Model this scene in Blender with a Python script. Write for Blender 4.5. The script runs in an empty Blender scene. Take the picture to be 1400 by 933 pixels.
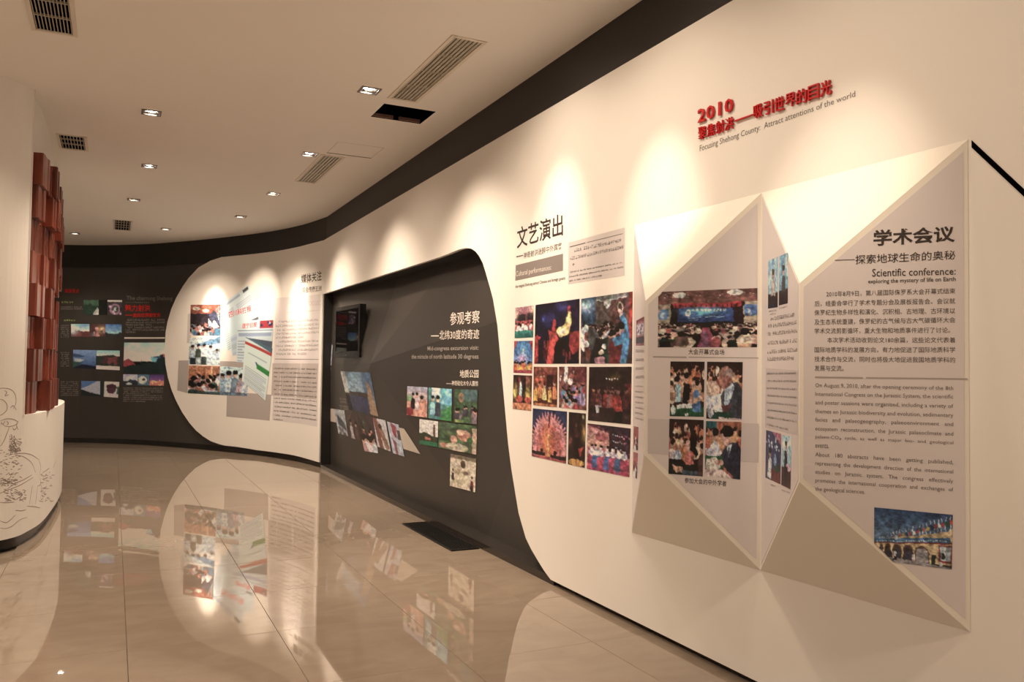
import bpy, bmesh, math, random
import numpy as np
from mathutils import Vector, Matrix
from mathutils.geometry import tessellate_polygon

SC = bpy.context.scene
COL = SC.collection
V = Vector

# ------------------------------------------------------------------ camera
FPX, CX, CY, EYE = 1130.0, 700.0, 466.5, 1.4
def _ray(x, y): return V((x - CX, y - CY, FPX)).normalized()
_a = _ray(155, 497.6); _b = _ray(1155, 497.6 + 13.8)
_dn = _a.cross(_b).normalized()
if _dn.y < 0: _dn = -_dn
AY, AZ = _a, -_dn
AX = AY.cross(AZ)
cam_d = bpy.data.cameras.new('camera'); cam = bpy.data.objects.new('camera', cam_d); COL.objects.link(cam)
cam_d.sensor_width = 36.0; cam_d.lens = FPX * 36.0 / 1400.0
cam_d.clip_start = 0.05; cam_d.clip_end = 100
# camera axes (x right, y up, z back) written in world axes
cx_w = V((AX.x, AY.x, AZ.x)); cy_w = -V((AX.y, AY.y, AZ.y)); cz_w = -V((AX.z, AY.z, AZ.z))
m = Matrix((cx_w, cy_w, cz_w)).transposed().to_4x4(); m.translation = V((0, 0, EYE))
cam.matrix_world = m
SC.camera = cam
CAMP = V((0, 0, EYE))
def pray(px):                       # world direction through a photo pixel
    v = _ray(*px); return V((AX.dot(v), AY.dot(v), AZ.dot(v)))

# ------------------------------------------------------------------ world, exposure
w = bpy.data.worlds.new('world'); SC.world = w; w.use_nodes = True
w.node_tree.nodes['Background'].inputs[0].default_value = (0.02, 0.016, 0.012, 1)
w.node_tree.nodes['Background'].inputs[1].default_value = 0.5
SC.view_settings.view_transform = 'Standard'; SC.view_settings.look = 'None'
SC.view_settings.gamma = 1.0; SC.view_settings.exposure = 0.72
SC.cycles.max_bounces = 8; SC.cycles.diffuse_bounces = 5; SC.cycles.glossy_bounces = 4
SC.cycles.use_denoising = True
SC.cycles.sample_clamp_indirect = 4.0

H = 3.5
WARM = (1.0, 0.79, 0.59)
def lamp(loc, aim, power, size=60, blend=1.0, r=0.04, col=WARM):
    d = bpy.data.lights.new('spot_lamp', 'SPOT'); o = bpy.data.objects.new('spot_lamp', d); COL.objects.link(o)
    d.energy = power; d.color = col; d.spot_size = math.radians(size); d.spot_blend = blend; d.shadow_soft_size = r
    o.location = loc; o.rotation_euler = (V(aim) - V(loc)).to_track_quat('-Z', 'Y').to_euler()
    return o
# lamps: (fixture x, y), aim point, watts, cone, second broad cone watts
LIGHTS = [
    ((1.692, 6.065), (2.60, 6.12, 1.95), 8, 44, 150),
    ((1.692, 8.190), (2.60, 8.25, 1.95), 9, 44, 150),
    ((1.700, 10.293), (2.62, 10.9, 2.1), 60, 40, 140),
    ((1.558, 12.097), (2.47, 12.30, 2.15), 210, 32, 125),
    ((0.677, 13.804), (1.50, 14.35, 2.10), 360, 32, 125),
    ((-0.621, 15.046), (-0.6, 16.6, 1.6), 35, 46, 50),
    ((0.229, 7.469), (0.20, 7.8, 0.0), 110, 48, 120),
    ((0.285, 9.505), (0.28, 9.6, 0.0), 50, 60, 110),
    ((0.178, 11.556), (2.02, 13.3, 2.42), 400, 24, 110),
    # the rows run on over the visitor's head, outside the frame
    ((1.700, 4.60), (2.60, 4.72, 2.22), 80, 38, 45),
    ((1.700, 3.50), (2.55, 3.60, 2.15), 80, 36, 36),
    ((1.500, 2.15), (2.45, 2.38, 2.00), 85, 38, 28),
    ((1.600, 0.30), (2.60, 0.60, 1.80), 60, 60, 40),
]
for (fx, fy), aim, pw, sz, broad in LIGHTS:
    lamp((fx, fy, H - 0.02), aim, pw, sz)                                   # the beam's bright core
    lamp((fx, fy, H - 0.02), (fx + (aim[0] - fx) * (.5 if fy > 5 else .9), (fy + aim[1]) / 2, 0.8 if fy > 5 else 1.8), broad, 104 if fy > 5 else 124)  # and its wide spill
for x, y, pw in ((-0.6, 4.2, 300), (-0.6, 0.6, 260), (-2.6, 2.2, 300), (-2.8, 5.0, 300), (0.4, -1.4, 220), (-2.6, 13.6, 200), (-1.2, 12.9, 110)):  # unseen wide spots without fixtures, added to raise the hall's ambient light
    lamp((x, y, H - 0.02), (x - 0.1, y + 0.05, 0), pw, 110)
for wy, wz, pw in ((7.4, 1.1, 110), (5.4, 1.0, 110), (9.8, 1.2, 90)):            # extra spots added near the left row to light the long wall evenly
    lamp((0.25, wy + .07, H - 0.02), (2.6, wy, wz), pw, 80)
lamp((-0.6, 4.2, H - 0.02), (2.6, 3.0, 0.5), 110, 70)  # added unseen spot, brightens the lower right wall
lamp((1.692, 6.065, H - 0.02), (2.15, 5.5, 0), 150, 46)             # pools on the floor by the wall
lamp((1.692, 8.190, H - 0.02), (2.05, 8.7, 0), 160, 46)
lamp((-0.15, 8.4, H - 0.02), (-0.6, 8.3, 1.4), 60, 70)
lamp((-0.2, 6.0, H - 0.02), (-0.8, 7.1, 0.9), 40, 80)
lamp((-0.35, 10.9, H - 0.02), (-0.55, 10.0, 1.0), 40, 80)

# ------------------------------------------------------------------ helpers
def s2l(c):
    return tuple((x / 12.92 if x <= 0.04045 else ((x + 0.055) / 1.055) ** 2.4) for x in c)
def hexc(r, g, b): return s2l((r / 255, g / 255, b / 255))
MATS = {}
def mat(name, col, rough=0.5, metal=0.0, emit=None, es=0.0, noise=0.0, nscale=8.0, bump=0.0, spec=0.5, coat=0.0):
    if name in MATS: return MATS[name]
    m = bpy.data.materials.new(name); m.use_nodes = True; MATS[name] = m
    nt = m.node_tree; b = nt.nodes['Principled BSDF']
    b.inputs['Base Color'].default_value = (*col, 1); b.inputs['Roughness'].default_value = rough
    b.inputs['Metallic'].default_value = metal; b.inputs['Specular IOR Level'].default_value = spec
    b.inputs['Coat Weight'].default_value = coat
    if emit: b.inputs['Emission Color'].default_value = (*emit, 1); b.inputs['Emission Strength'].default_value = es
    if noise or bump:
        tc = nt.nodes.new('ShaderNodeTexCoord'); n = nt.nodes.new('ShaderNodeTexNoise')
        n.inputs['Scale'].default_value = nscale; n.inputs['Detail'].default_value = 4
        nt.links.new(tc.outputs['Object'], n.inputs['Vector'])
        if noise:
            r = nt.nodes.new('ShaderNodeMapRange'); r.inputs['To Min'].default_value = 1 - noise; r.inputs['To Max'].default_value = 1 + noise
            nt.links.new(n.outputs['Fac'], r.inputs['Value'])
            vm = nt.nodes.new('ShaderNodeVectorMath'); vm.operation = 'SCALE'; vm.inputs[0].default_value = col
            nt.links.new(r.outputs[0], vm.inputs['Scale']); nt.links.new(vm.outputs[0], b.inputs['Base Color'])
        if bump:
            bp = nt.nodes.new('ShaderNodeBump'); bp.inputs['Strength'].default_value = bump; bp.inputs['Distance'].default_value = 0.01
            nt.links.new(n.outputs['Fac'], bp.inputs['Height']); nt.links.new(bp.outputs[0], b.inputs['Normal'])
    return m

WHITE = mat('white_wall_paint', (0.80, 0.78, 0.75), 0.55, noise=0.015, nscale=3)
CEIL = mat('ceiling_paint', (0.78, 0.75, 0.71), 0.8, noise=0.02, nscale=1.5)
DARK = mat('dark_grey_panel', (0.045, 0.042, 0.041), 0.42, noise=0.06, nscale=2)
BAND = mat('black_band_paint', (0.012, 0.0105, 0.011), 0.5)
BLACK = mat('black_skirting', (0.008, 0.008, 0.008), 0.25)
VOID = mat('void_black', (0.002, 0.002, 0.002), 1.0, spec=0)
SHEET = mat('print_sheet_lilac', (0.67, 0.635, 0.655), 0.4)
CREAM = mat('cream_facets', (0.80, 0.77, 0.71), 0.5)
REDPL = mat('red_acrylic', (0.52, 0.008, 0.012), 0.3)
TEXTD = mat('dark_brown_ink', (0.035, 0.026, 0.024), 0.5)
TEXTG = mat('grey_ink', (0.16, 0.14, 0.14), 0.5)
TEXTL = mat('light_grey_ink', (0.36, 0.33, 0.32), 0.5)
TEXTW = mat('pale_ink', (0.72, 0.68, 0.64), 0.5)
TEXTR = mat('red_ink', (0.75, 0.02, 0.015), 0.5)
TEXTGR = mat('green_ink', (0.42, 0.55, 0.20), 0.5)
GREYP = mat('grey_print_block', (0.40, 0.37, 0.37), 0.5)
GREYP2 = mat('pale_grey_print_block', (0.56, 0.53, 0.54), 0.5)
METAL = mat('vent_metal', (0.40, 0.36, 0.29), 0.45, metal=0.3)
FRAMEM = mat('lamp_frame_metal', (0.22, 0.20, 0.19), 0.35, metal=0.6)
REFL = mat('lamp_reflector', (0.9, 0.88, 0.85), 0.12, metal=1.0)
BULB = mat('lamp_glow', (1, 1, 1), 0.3, emit=(1.0, 0.86, 0.72), es=34)

def photo_mat():
    m = bpy.data.materials.new('printed_photo'); m.use_nodes = True
    nt = m.node_tree; b = nt.nodes['Principled BSDF']
    a = nt.nodes.new('ShaderNodeAttribute'); a.attribute_name = 'Col'
    nt.links.new(a.outputs['Color'], b.inputs['Base Color']); b.inputs['Roughness'].default_value = 0.42
    return m
PHOTO = photo_mat()
def wood_mat():
    m = bpy.data.materials.new('red_lacquered_wood'); m.use_nodes = True
    nt = m.node_tree; b = nt.nodes['Principled BSDF']
    tc = nt.nodes.new('ShaderNodeTexCoord'); mp = nt.nodes.new('ShaderNodeMapping'); mp.inputs['Scale'].default_value = (14, 14, 1.2)
    n = nt.nodes.new('ShaderNodeTexNoise'); n.inputs['Scale'].default_value = 3; n.inputs['Detail'].default_value = 6
    oi = nt.nodes.new('ShaderNodeObjectInfo'); ad = nt.nodes.new('ShaderNodeMath'); ad.operation = 'MULTIPLY_ADD'; ad.inputs[1].default_value = 0.45
    cr = nt.nodes.new('ShaderNodeValToRGB'); cr.color_ramp.elements[0].color = (0.06, 0.011, 0.007, 1); cr.color_ramp.elements[1].color = (0.22, 0.045, 0.024, 1)
    cr.color_ramp.elements[0].position = 0.3; cr.color_ramp.elements[1].position = 0.95
    nt.links.new(tc.outputs['Object'], mp.inputs[0]); nt.links.new(mp.outputs[0], n.inputs['Vector'])
    nt.links.new(oi.outputs['Random'], ad.inputs[0]); nt.links.new(n.outputs['Fac'], ad.inputs[2])
    nt.links.new(ad.outputs[0], cr.inputs[0]); nt.links.new(cr.outputs[0], b.inputs['Base Color'])
    b.inputs['Roughness'].default_value = 0.3
    return m
WOOD = wood_mat()
def tile_mat():
    m = bpy.data.materials.new('polished_beige_stone'); m.use_nodes = True
    nt = m.node_tree; b = nt.nodes['Principled BSDF']
    tc = nt.nodes.new('ShaderNodeTexCoord'); oi = nt.nodes.new('ShaderNodeObjectInfo')
    ad = nt.nodes.new('ShaderNodeVectorMath'); ad.operation = 'MULTIPLY_ADD'; ad.inputs[1].default_value = (7, 7, 7)
    mp = nt.nodes.new('ShaderNodeMapping'); mp.inputs['Scale'].default_value = (1.3, 2.2, 1.0); mp.inputs['Rotation'].default_value = (0, 0, 0.5)
    nt.links.new(oi.outputs['Random'], ad.inputs[0]); nt.links.new(tc.outputs['Object'], ad.inputs[2]); nt.links.new(ad.outputs[0], mp.inputs[0])
    n = nt.nodes.new('ShaderNodeTexNoise'); n.inputs['Scale'].default_value = 2.2; n.inputs['Detail'].default_value = 8; n.inputs['Distortion'].default_value = 1.2
    nt.links.new(mp.outputs[0], n.inputs['Vector'])
    cr = nt.nodes.new('ShaderNodeValToRGB'); cr.color_ramp.elements[0].color = (0.225, 0.178, 0.14, 1); cr.color_ramp.elements[1].color = (0.255, 0.206, 0.163, 1)
    cr.color_ramp.elements[0].position = 0.35; cr.color_ramp.elements[1].position = 0.65
    nt.links.new(n.outputs['Fac'], cr.inputs[0]); nt.links.new(cr.outputs[0], b.inputs['Base Color'])
    b.inputs['Roughness'].default_value = 0.015; b.inputs['IOR'].default_value = 1.7
    return m
TILE = tile_mat()
JOINT = mat('dark_tile_joint', (0.15, 0.12, 0.09), 0.9)

def link_mesh(name, verts, faces, m, parent=None, smooth=False):
    me = bpy.data.meshes.new(name); me.from_pydata([tuple(v) for v in verts], [], faces); me.update()
    if m: me.materials.append(m)
    o = bpy.data.objects.new(name, me); COL.objects.link(o)
    if parent: o.parent = parent
    if smooth:
        for p in me.polygons: p.use_smooth = True
    return o
def empty(name, loc=(0, 0, 0), rz=0):
    o = bpy.data.objects.new(name, None); o.empty_display_size = 0.1; o.location = loc; o.rotation_euler = (0, 0, rz); COL.objects.link(o); return o
def tag(o, label=None, cat=None, group=None, kind=None):
    if label: o['label'] = label
    if cat: o['category'] = cat
    if group: o['group'] = group
    if kind: o['kind'] = kind
    return o
class MB:
    def __init__(s): s.v = []; s.f = []
    def add(s, vs, fs):
        n = len(s.v); s.v += [tuple(x) for x in vs]; s.f += [tuple(n + i for i in f) for f in fs]; return s
    def box(s, x0, x1, y0, y1, z0, z1):
        return s.add([(x0,y0,z0),(x1,y0,z0),(x1,y1,z0),(x0,y1,z0),(x0,y0,z1),(x1,y0,z1),(x1,y1,z1),(x0,y1,z1)],
                     [(0,3,2,1),(4,5,6,7),(0,1,5,4),(1,2,6,5),(2,3,7,6),(3,0,4,7)])
    def prism(s, pts, off):         # pts: 3D polygon, off: vector
        n = len(pts); a = [V(p) for p in pts]; b = [p + V(off) for p in a]
        tris = tessellate_polygon([a]) if n > 4 else None
        fs = [tuple(t) for t in tris] if tris else [tuple(range(n))]
        fs = fs + [tuple(n + i for i in reversed(f)) for f in fs]
        fs += [(i, i + n, (i + 1) % n + n, (i + 1) % n) for i in range(n)]
        return s.add(a + b, fs)
    def cyl(s, c, r, z0, z1, n=16, r2=None):
        r2 = r if r2 is None else r2
        vs = [(c[0] + r * math.cos(2*math.pi*i/n), c[1] + r * math.sin(2*math.pi*i/n), z0) for i in range(n)]
        vs += [(c[0] + r2 * math.cos(2*math.pi*i/n), c[1] + r2 * math.sin(2*math.pi*i/n), z1) for i in range(n)]
        return s.add(vs, [tuple(range(n-1, -1, -1)), tuple(range(n, 2*n))] + [(i, (i+1) % n, (i+1) % n + n, i + n) for i in range(n)])
    def build(s, name, m, parent=None, smooth=False):
        o = link_mesh(name, s.v, s.f, m, parent, smooth)
        bm = bmesh.new(); bm.from_mesh(o.data); bmesh.ops.recalc_face_normals(bm, faces=bm.faces); bm.to_mesh(o.data); bm.free()
        return o

# ------------------------------------------------------------------ surfaces
class Path:
    """vertical wall over a plan polyline; sign gives the side the room is on"""
    ok = 0.3                        # prints lie this much closer than the nominal layer offset
    def __init__(s, pts, sign=1):
        s.p = [V((x, y)) for x, y in pts]; s.sg = sign
        s.u = [0.0]
        for a, b in zip(s.p, s.p[1:]): s.u.append(s.u[-1] + (b - a).length)
    def seg(s, u):
        for i in range(len(s.p) - 1):
            if u <= s.u[i + 1] or i == len(s.p) - 2: return i
    def plan(s, u):
        i = s.seg(u); a, b = s.p[i], s.p[i + 1]; t = (u - s.u[i]) / (s.u[i + 1] - s.u[i]); d = (b - a).normalized()
        return a + (b - a) * t, V((-d.y, d.x)) * s.sg
    def pos(s, u, z, off=0.0):
        if 0 < off < .02: off *= s.ok
        p, n = s.plan(u); q = p + n * off; return V((q.x, q.y, z))
    def hit(s, px):
        d = pray(px); d2 = V((d.x, d.y)); best = None
        for i in range(len(s.p) - 1):
            a, b = s.p[i], s.p[i + 1]; e = b - a
            det = d2.x * (-e.y) + e.x * d2.y
            if abs(det) < 1e-9: continue
            t = (a.x * (-e.y) + e.x * a.y) / det
            k = (d2.x * a.y - d2.y * a.x) / det
            lo = -1e-6 if i else -9; hi = 1 + 1e-6
            if t > 0 and lo <= k <= hi and (best is None or t < best[0]):
                best = (t, s.u[i] + k * e.length, EYE + t * d.z)
        return (best[1], best[2])
class Plane:
    def __init__(s, O, A, n_hint=None):
        """through O, in-plane horizontal axis towards A, vertical axis z (or third point)"""
        s.O = V(O)
        if isinstance(n_hint, (tuple, Vector)):
            C = V(n_hint); s.n = (V(A) - s.O).cross(C - s.O).normalized()
        else:
            s.n = (V(A) - s.O).cross(V((0, 0, 1))).normalized()
        if s.n.dot(CAMP - s.O) < 0: s.n = -s.n
        s.ex = V((0, 0, 1)).cross(s.n).normalized(); s.ey = s.n.cross(s.ex)
    def hit(s, px):
        d = pray(px); t = s.n.dot(s.O - CAMP) / s.n.dot(d); p = CAMP + d * t - s.O
        return (p.dot(s.ex), p.dot(s.ey))
    def pos(s, u, v, off=0.0):
        off *= 0.2
        return s.O + s.ex * u + s.ey * v + s.n * off

def catmull(P, step=6):
    out = []
    for i in range(len(P) - 1):
        p0 = P[max(i-1, 0)]; p1 = P[i]; p2 = P[i+1]; p3 = P[min(i+2, len(P)-1)]
        for k in range(step):
            t = k / step
            out.append(tuple(0.5 * ((2*p1[j]) + (-p0[j]+p2[j])*t + (2*p0[j]-5*p1[j]+4*p2[j]-p3[j])*t*t + (-p0[j]+3*p1[j]-3*p2[j]+p3[j])*t**3) for j in (0, 1)))
    return out + [tuple(P[-1])]

CORNER = (2.60, 11.5)
CURVE = [CORNER, (2.43, 12.35), (2.10, 13.25), (1.62, 14.1), (1.05, 14.95), (0.30, 15.85), (-0.75, 16.55), (-2.2, 16.95), (-4.6, 17.2)]
curve_pts = catmull(CURVE)
MAIN = Path([(2.60, -2.5), CORNER])                      # face of the white main wall
MEDIA = Path(curve_pts)                                 # face of the white media slab
def offset_pts(pts, d):
    P = Path(pts); out = []
    for i, (x, y) in enumerate(pts):
        n = V((0, 0))
        if i: n += P.plan(P.u[i] - 1e-4)[1]
        if i < len(pts) - 1: n += P.plan(P.u[i] + 1e-4)[1]
        n.normalize(); out.append((x + n.x * d, y + n.y * d))
    return out
BACKP = offset_pts([(2.60, -2.5)] + curve_pts, -0.04)
BACKW = Path(BACKP)
BACKC = Path(BACKP[1:])                                  # far dark wall

def strip_wall(path, u0, u1, zlo, zhi, step, thick, name, m, parent=None, extra=()):
    us = sorted({u0, u1, *[x for x in path.u if u0 < x < u1], *[u0 + (u1-u0) * i / max(1, round((u1-u0)/step)) for i in range(1, max(1, round((u1-u0)/step)))], *[x for x in extra if u0 < x < u1]})
    mb = MB(); vs = []; fs = []
    for u in us:
        lo, hi = zlo(u), zhi(u)
        vs += [path.pos(u, lo, 0), path.pos(u, hi, 0), path.pos(u, lo, -thick), path.pos(u, hi, -thick)]
    for i in range(len(us) - 1):
        a = 4 * i; b = a + 4
        fs += [(a, a+1, b+1, b), (a+2, b+2, b+3, a+3), (a, b, b+2, a+2), (a+1, a+3, b+3, b+1)]
    n = 4 * (len(us) - 1)
    fs += [(0, 2, 3, 1), (n, n+1, n+3, n+2)]
    mb.add(vs, fs)
    return mb.build(name, m, parent)

# ------------------------------------------------------------------ structure
def interp(tab):
    tab = sorted(tab)
    def f(u):
        if u <= tab[0][0]: return tab[0][1]
        for (a, za), (b, zb) in zip(tab, tab[1:]):
            if u <= b: return za + (zb - za) * (u - a) / max(1e-9, b - a)
        return tab[-1][1]
    return f
ZTOP = 3.165
OPEN = [(600,352),(612,347.5),(620,344.3),(628,341),(634,339.6),(640,339.2),(645,340.5),(650,344),(655,350),(660,360),(664,373),(670,394),(674,409),(680,445),(685,500),(690,556),(694.4,605),(699,641),(704,672),(709,702),(718.7,736),(726,751),(735.7,767.6),(744,781),(752.7,794)]
op = [MAIN.hit(p) for p in OPEN]
UL, ZL = MAIN.hit((444, 401.5))
UEND = MAIN.u[-1]
zb = 0.035
optab = [(UEND, ZL)] + [(u, z) for u, z in op]
uop = min(u for u, z in op)
optab_f = interp(optab)
o = strip_wall(MAIN, 0, uop, lambda u: zb, lambda u: ZTOP, 0.8, 0.035, 'wall_right', WHITE); tag(o, kind='structure')
o2 = strip_wall(MAIN, uop, UEND, lambda u: max(zb, optab_f(u)), lambda u: ZTOP, 0.25, 0.035, 'wall_right', WHITE, extra=[u for u, z in op]); tag(o2, kind='structure')
# ceiling-high black band above, and black toe strip, both behind the white face
b = strip_wall(BACKW, 0, BACKW.u[-1], lambda u: 3.10, lambda u: H, 1.0, 0.02, 'trim_1', BAND); tag(b, kind='structure')
k = strip_wall(BACKW, 0, BACKW.u[1] - 6.65, lambda u: 0.0, lambda u: 0.10, 1.0, 0.02, 'baseboard_right', BLACK); tag(k, kind='structure')
k = strip_wall(BACKC, 0.0, BACKC.u[-1], lambda u: 0.0, lambda u: 0.085, 1.0, 0.02, 'baseboard_back', BLACK); tag(k, kind='structure')
bp = offset_pts(BACKP[1:], -0.012)
k = strip_wall(Path(bp), 0.02, Path(bp).u[-1], lambda u: 0.05, lambda u: 3.15, 1.0, 0.02, 'wall_back', DARK); tag(k, kind='structure')
# solid backing right of the recess so nothing shows behind the white face
k = MB().box(2.66, 2.70, -2.5, 4.75, 0.0, H).build('wall_right_backing', DARK); tag(k, kind='structure')
k = MB().box(2.90, 2.94, 4.75, 11.7, 0.0, H).build('wall_right_backing', DARK); tag(k, kind='structure')

# media slab (white, rounded left end)
TOPM = [(442,329.3),(420,334.5),(386.6,342),(350,347),(320,350),(302.6,351.8),(288,356.5),(271.5,365.7),(258,380),(249.7,392),(241,407),(234,423),(229,440),(226.4,454),(225,479)]
BOTM = [(432,628.6),(400,622.5),(370,618),(350,615.6),(324,611.3),(307,609.5),(299.5,607.6),(288,603.5),(277.7,597),(268,589),(259,578.7),(249,564),(240.4,547.6),(234,532),(229.5,516.5),(226,498),(225,479)]
tm = [MEDIA.hit(p) for p in TOPM]; bmn = [MEDIA.hit(p) for p in BOTM]
tm[0] = (0.0, ZTOP); bmn[0] = (0.0, 0.075)
tf, bf = interp(tm), interp(bmn)
uL = max(u for u, z in tm)
k = strip_wall(MEDIA, 0, uL - 0.002, lambda u: max(0.06, min(bf(u), tf(u) - 0.005)), lambda u: tf(u), 0.3, 0.03, 'media_wall_panel', WHITE, extra=[u for u, z in tm + bmn])
tag(k, 'white curved wall slab with a rounded left end, covered in newspapers', 'wall panel')

# recess: reveal, soffit, plinth and folded dark facets
RX = 2.86
def at(px, X):
    d = pray(px); t = X / d.x; p = CAMP + d * t; return V((X, p.y, p.z))
rec = empty('recessed_display', (2.75, 8.2, 0)); tag(rec, 'dark grey recessed display of folded facets between the white walls', 'display')
rinv = V((2.75, 8.2, 0))
def loc(vs, o=rinv): return [V(x) - o for x in vs]
def child(mb, name, m, par, org):
    mb.v = [tuple(V(x) - org) for x in mb.v]; return mb.build(name, m, par)
# soffit following the opening edge
mb = MB(); vs = []; us = sorted({u for u, z in op} | {UEND})
for u in us:
    z = optab_f(u) + 0.004
    vs += [MAIN.pos(u, z, -0.034), V((2.90, MAIN.pos(u, z).y, z)), MAIN.pos(u, z + 0.02, -0.034), V((2.90, MAIN.pos(u, z).y, z + 0.02))]
mb.add(vs, [(4*i, 4*i+1, 4*i+5, 4*i+4) for i in range(len(us)-1)] + [(4*i+2, 4*i+6, 4*i+7, 4*i+3) for i in range(len(us)-1)] + [(4*i, 4*i+4, 4*i+6, 4*i+2) for i in range(len(us)-1)])
child(mb, 'soffit', BAND, rec, rinv)
child(MB().box(2.612, 2.78, 11.44, 11.48, 0.0, ZL + 0.02), 'side_reveal', BAND, rec, rinv)
child(MB().box(2.612, 2.90, MAIN.pos(uop, 0).y - 0.02, 11.44, 0.0, 0.05), 'plinth', mat('dark_gloss_plinth', (0.03, 0.026, 0.024), 0.18), rec, rinv)
f1 = at((549, 372), 2.885); f2 = at((640, 338), 2.87)
c0 = at((507, 497), 2.635)
ylo = MAIN.pos(uop, 0).y
f3 = V((2.80, 4.9, 1.9)); f4 = V((2.74, 4.9, 0.05)); f5 = V((2.77, f2.y - 0.75, 0.05)); f6 = V((2.75, 11.44, 0.05)); f7 = V((2.715, 11.44, 1.45)); f8 = at((447, 404), 2.74); f8.y = 11.44
f8.z += 0.05
f1.z += .06; f2.z += 0.1
f8b = V((2.80, 4.9, f2.z))
dk = mat('folded_dark_facet', (0.041, 0.037, 0.035), 0.40)
FAC = [(f8, f1, c0), (f1, f2, c0), (f2, f8b, f3), (f2, f3, c0), (f3, f4, f5), (f3, f5, c0), (c0, f5, f6), (c0, f6, f7), (c0, f7, f8)]
for tri in FAC:
    n = (V(tri[1]) - V(tri[0])).cross(V(tri[2]) - V(tri[0])).normalized()
    if n.x > 0: n = -n
    child(MB().prism(tri, -n * 0.02), 'panel', dk, rec, rinv)
FPL = [(Plane(t[0], t[1], t[2]), t) for t in FAC]
def facet_at(px):
    d = pray(px)
    best = None
    from mathutils.geometry import intersect_ray_tri
    for pl, t in FPL:
        h = intersect_ray_tri(t[0], t[1], t[2], d, CAMP, True)
        if h and (best is None or (h - CAMP).length < best[0]): best = ((h - CAMP).length, pl)
    return best[1] if best else Plane((2.78, 5, 0), (2.78, 6, 0))

# left column: drum, shell, inner wall
OUT = [(-4.4, 7.75), (-3.4, 7.40), (-2.4, 7.15), (-1.5, 7.02), (-1.0, 7.01), (-0.76, 7.10), (-0.63, 7.24), (-0.565, 7.45), (-0.495, 7.85), (-0.455, 8.6), (-0.44, 9.3), (-0.455, 9.9), (-0.54, 10.4), (-0.80, 10.85), (-1.3, 11.2), (-2.6, 11.5), (-4.4, 11.6)]
opts = catmull(OUT, 5)
DRUM = Path(opts, -1)
LEDGE = 1.0
col = empty('curved_column', (-1.6, 9.0, 0)); tag(col, 'white curved column with a low drum base and ink drawing', 'column')
CO = V((-1.6, 9.0, 0))
def path_child(path, u0, u1, z0, z1, th, name, m, smooth=True, org=CO, par=col):
    o = strip_wall(path, u0, u1, lambda u: z0, lambda u: z1, 0.4, th, name, m)
    o.parent = par
    for v in o.data.vertices: v.co -= org
    return o
ush = DRUM.u[5*6 + 2]                       # where the tall shell ends
path_child(DRUM, 0, DRUM.u[-1], 0.09, LEDGE, 0.03, 'drum', WHITE)
path_child(DRUM, 0, ush, LEDGE, H, 0.03, 'shell', WHITE)
sk = Path(offset_pts(opts, 0.0), -1)
skp = Path([tuple(DRUM.pos(u, 0, -0.035)[:2]) for u in DRUM.u], -1)
path_child(skp, 0, skp.u[-1], 0.0, 0.09, 0.02, 'skirting', BLACK)
INN = catmull([(-4.3, 7.9), (-1.5, 7.15), (-0.90, 7.18), (-0.66, 7.36), (-0.60, 7.7), (-0.585, 8.5), (-0.595, 9.4), (-0.66, 10.1), (-0.95, 10.7), (-1.6, 11.05), (-4.3, 11.4)], 5)
INNER = Path(INN, -1)
path_child(INNER, 0, INNER.u[-1], LEDGE, H, 0.03, 'inner_wall', WHITE)
lid = [V((*DRUM.pos(u_, 0, -.012)[:2], LEDGE - .002)) for u_ in DRUM.u]
child(MB().prism(lid, (0, 0, -0.02)), 'ledge', WHITE, col, CO)
# end face of the shell
e = DRUM.pos(ush, 0)
child(MB().box(e.x - 0.16, e.x, e.y - 0.03, e.y, LEDGE, H), 'shell_edge', WHITE, col, CO)

# other bounds of the room
k = MB().box(-4.7, -4.6, -2.6, 17.4, 0, H).build('wall_left', WHITE); tag(k, kind='structure')
k = MB().box(-4.7, 2.7, -2.6, -2.5, 0, H).build('wall_front', WHITE); tag(k, kind='structure')

# ------------------------------------------------------------------ ceiling with real openings
ceil_holes = []
def rect_hole(x0, x1, y0, y1): ceil_holes.append((x0, x1, y0, y1)); 
VENTS = [('ceiling_vent', 1.885, 2.085, 4.82, 6.145, 7, 3, 'long air vent in the ceiling beside the open hatch', True),
         ('ceiling_vent', 1.815, 2.015, 8.15, 9.44, 6, 2, 'long air vent in the ceiling, the farther one near the curved wall', True),
         ('ceiling_vent', -0.50, -0.285, 5.20, 5.93, 11, 2, 'square dark air vent in the ceiling at the upper left', False),
         ('ceiling_vent', -0.512, -0.30, 8.59, 9.12, 8, 2, 'small air vent in the ceiling just above the red wood blocks', False),
         ('ceiling_vent', -0.042, 0.178, 13.32, 14.28, 6, 3, 'smallest air vent, far back in the ceiling near the dark wall', False)]
for v in VENTS: rect_hole(*v[1:5])
HATCH = (1.885, 2.322, 6.317, 6.703); rect_hole(*HATCH)
LS = 0.062
for (fx, fy), *_r in LIGHTS: 
    if fy > 5: rect_hole(fx - LS, fx + LS, fy - LS, fy + LS)
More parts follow.
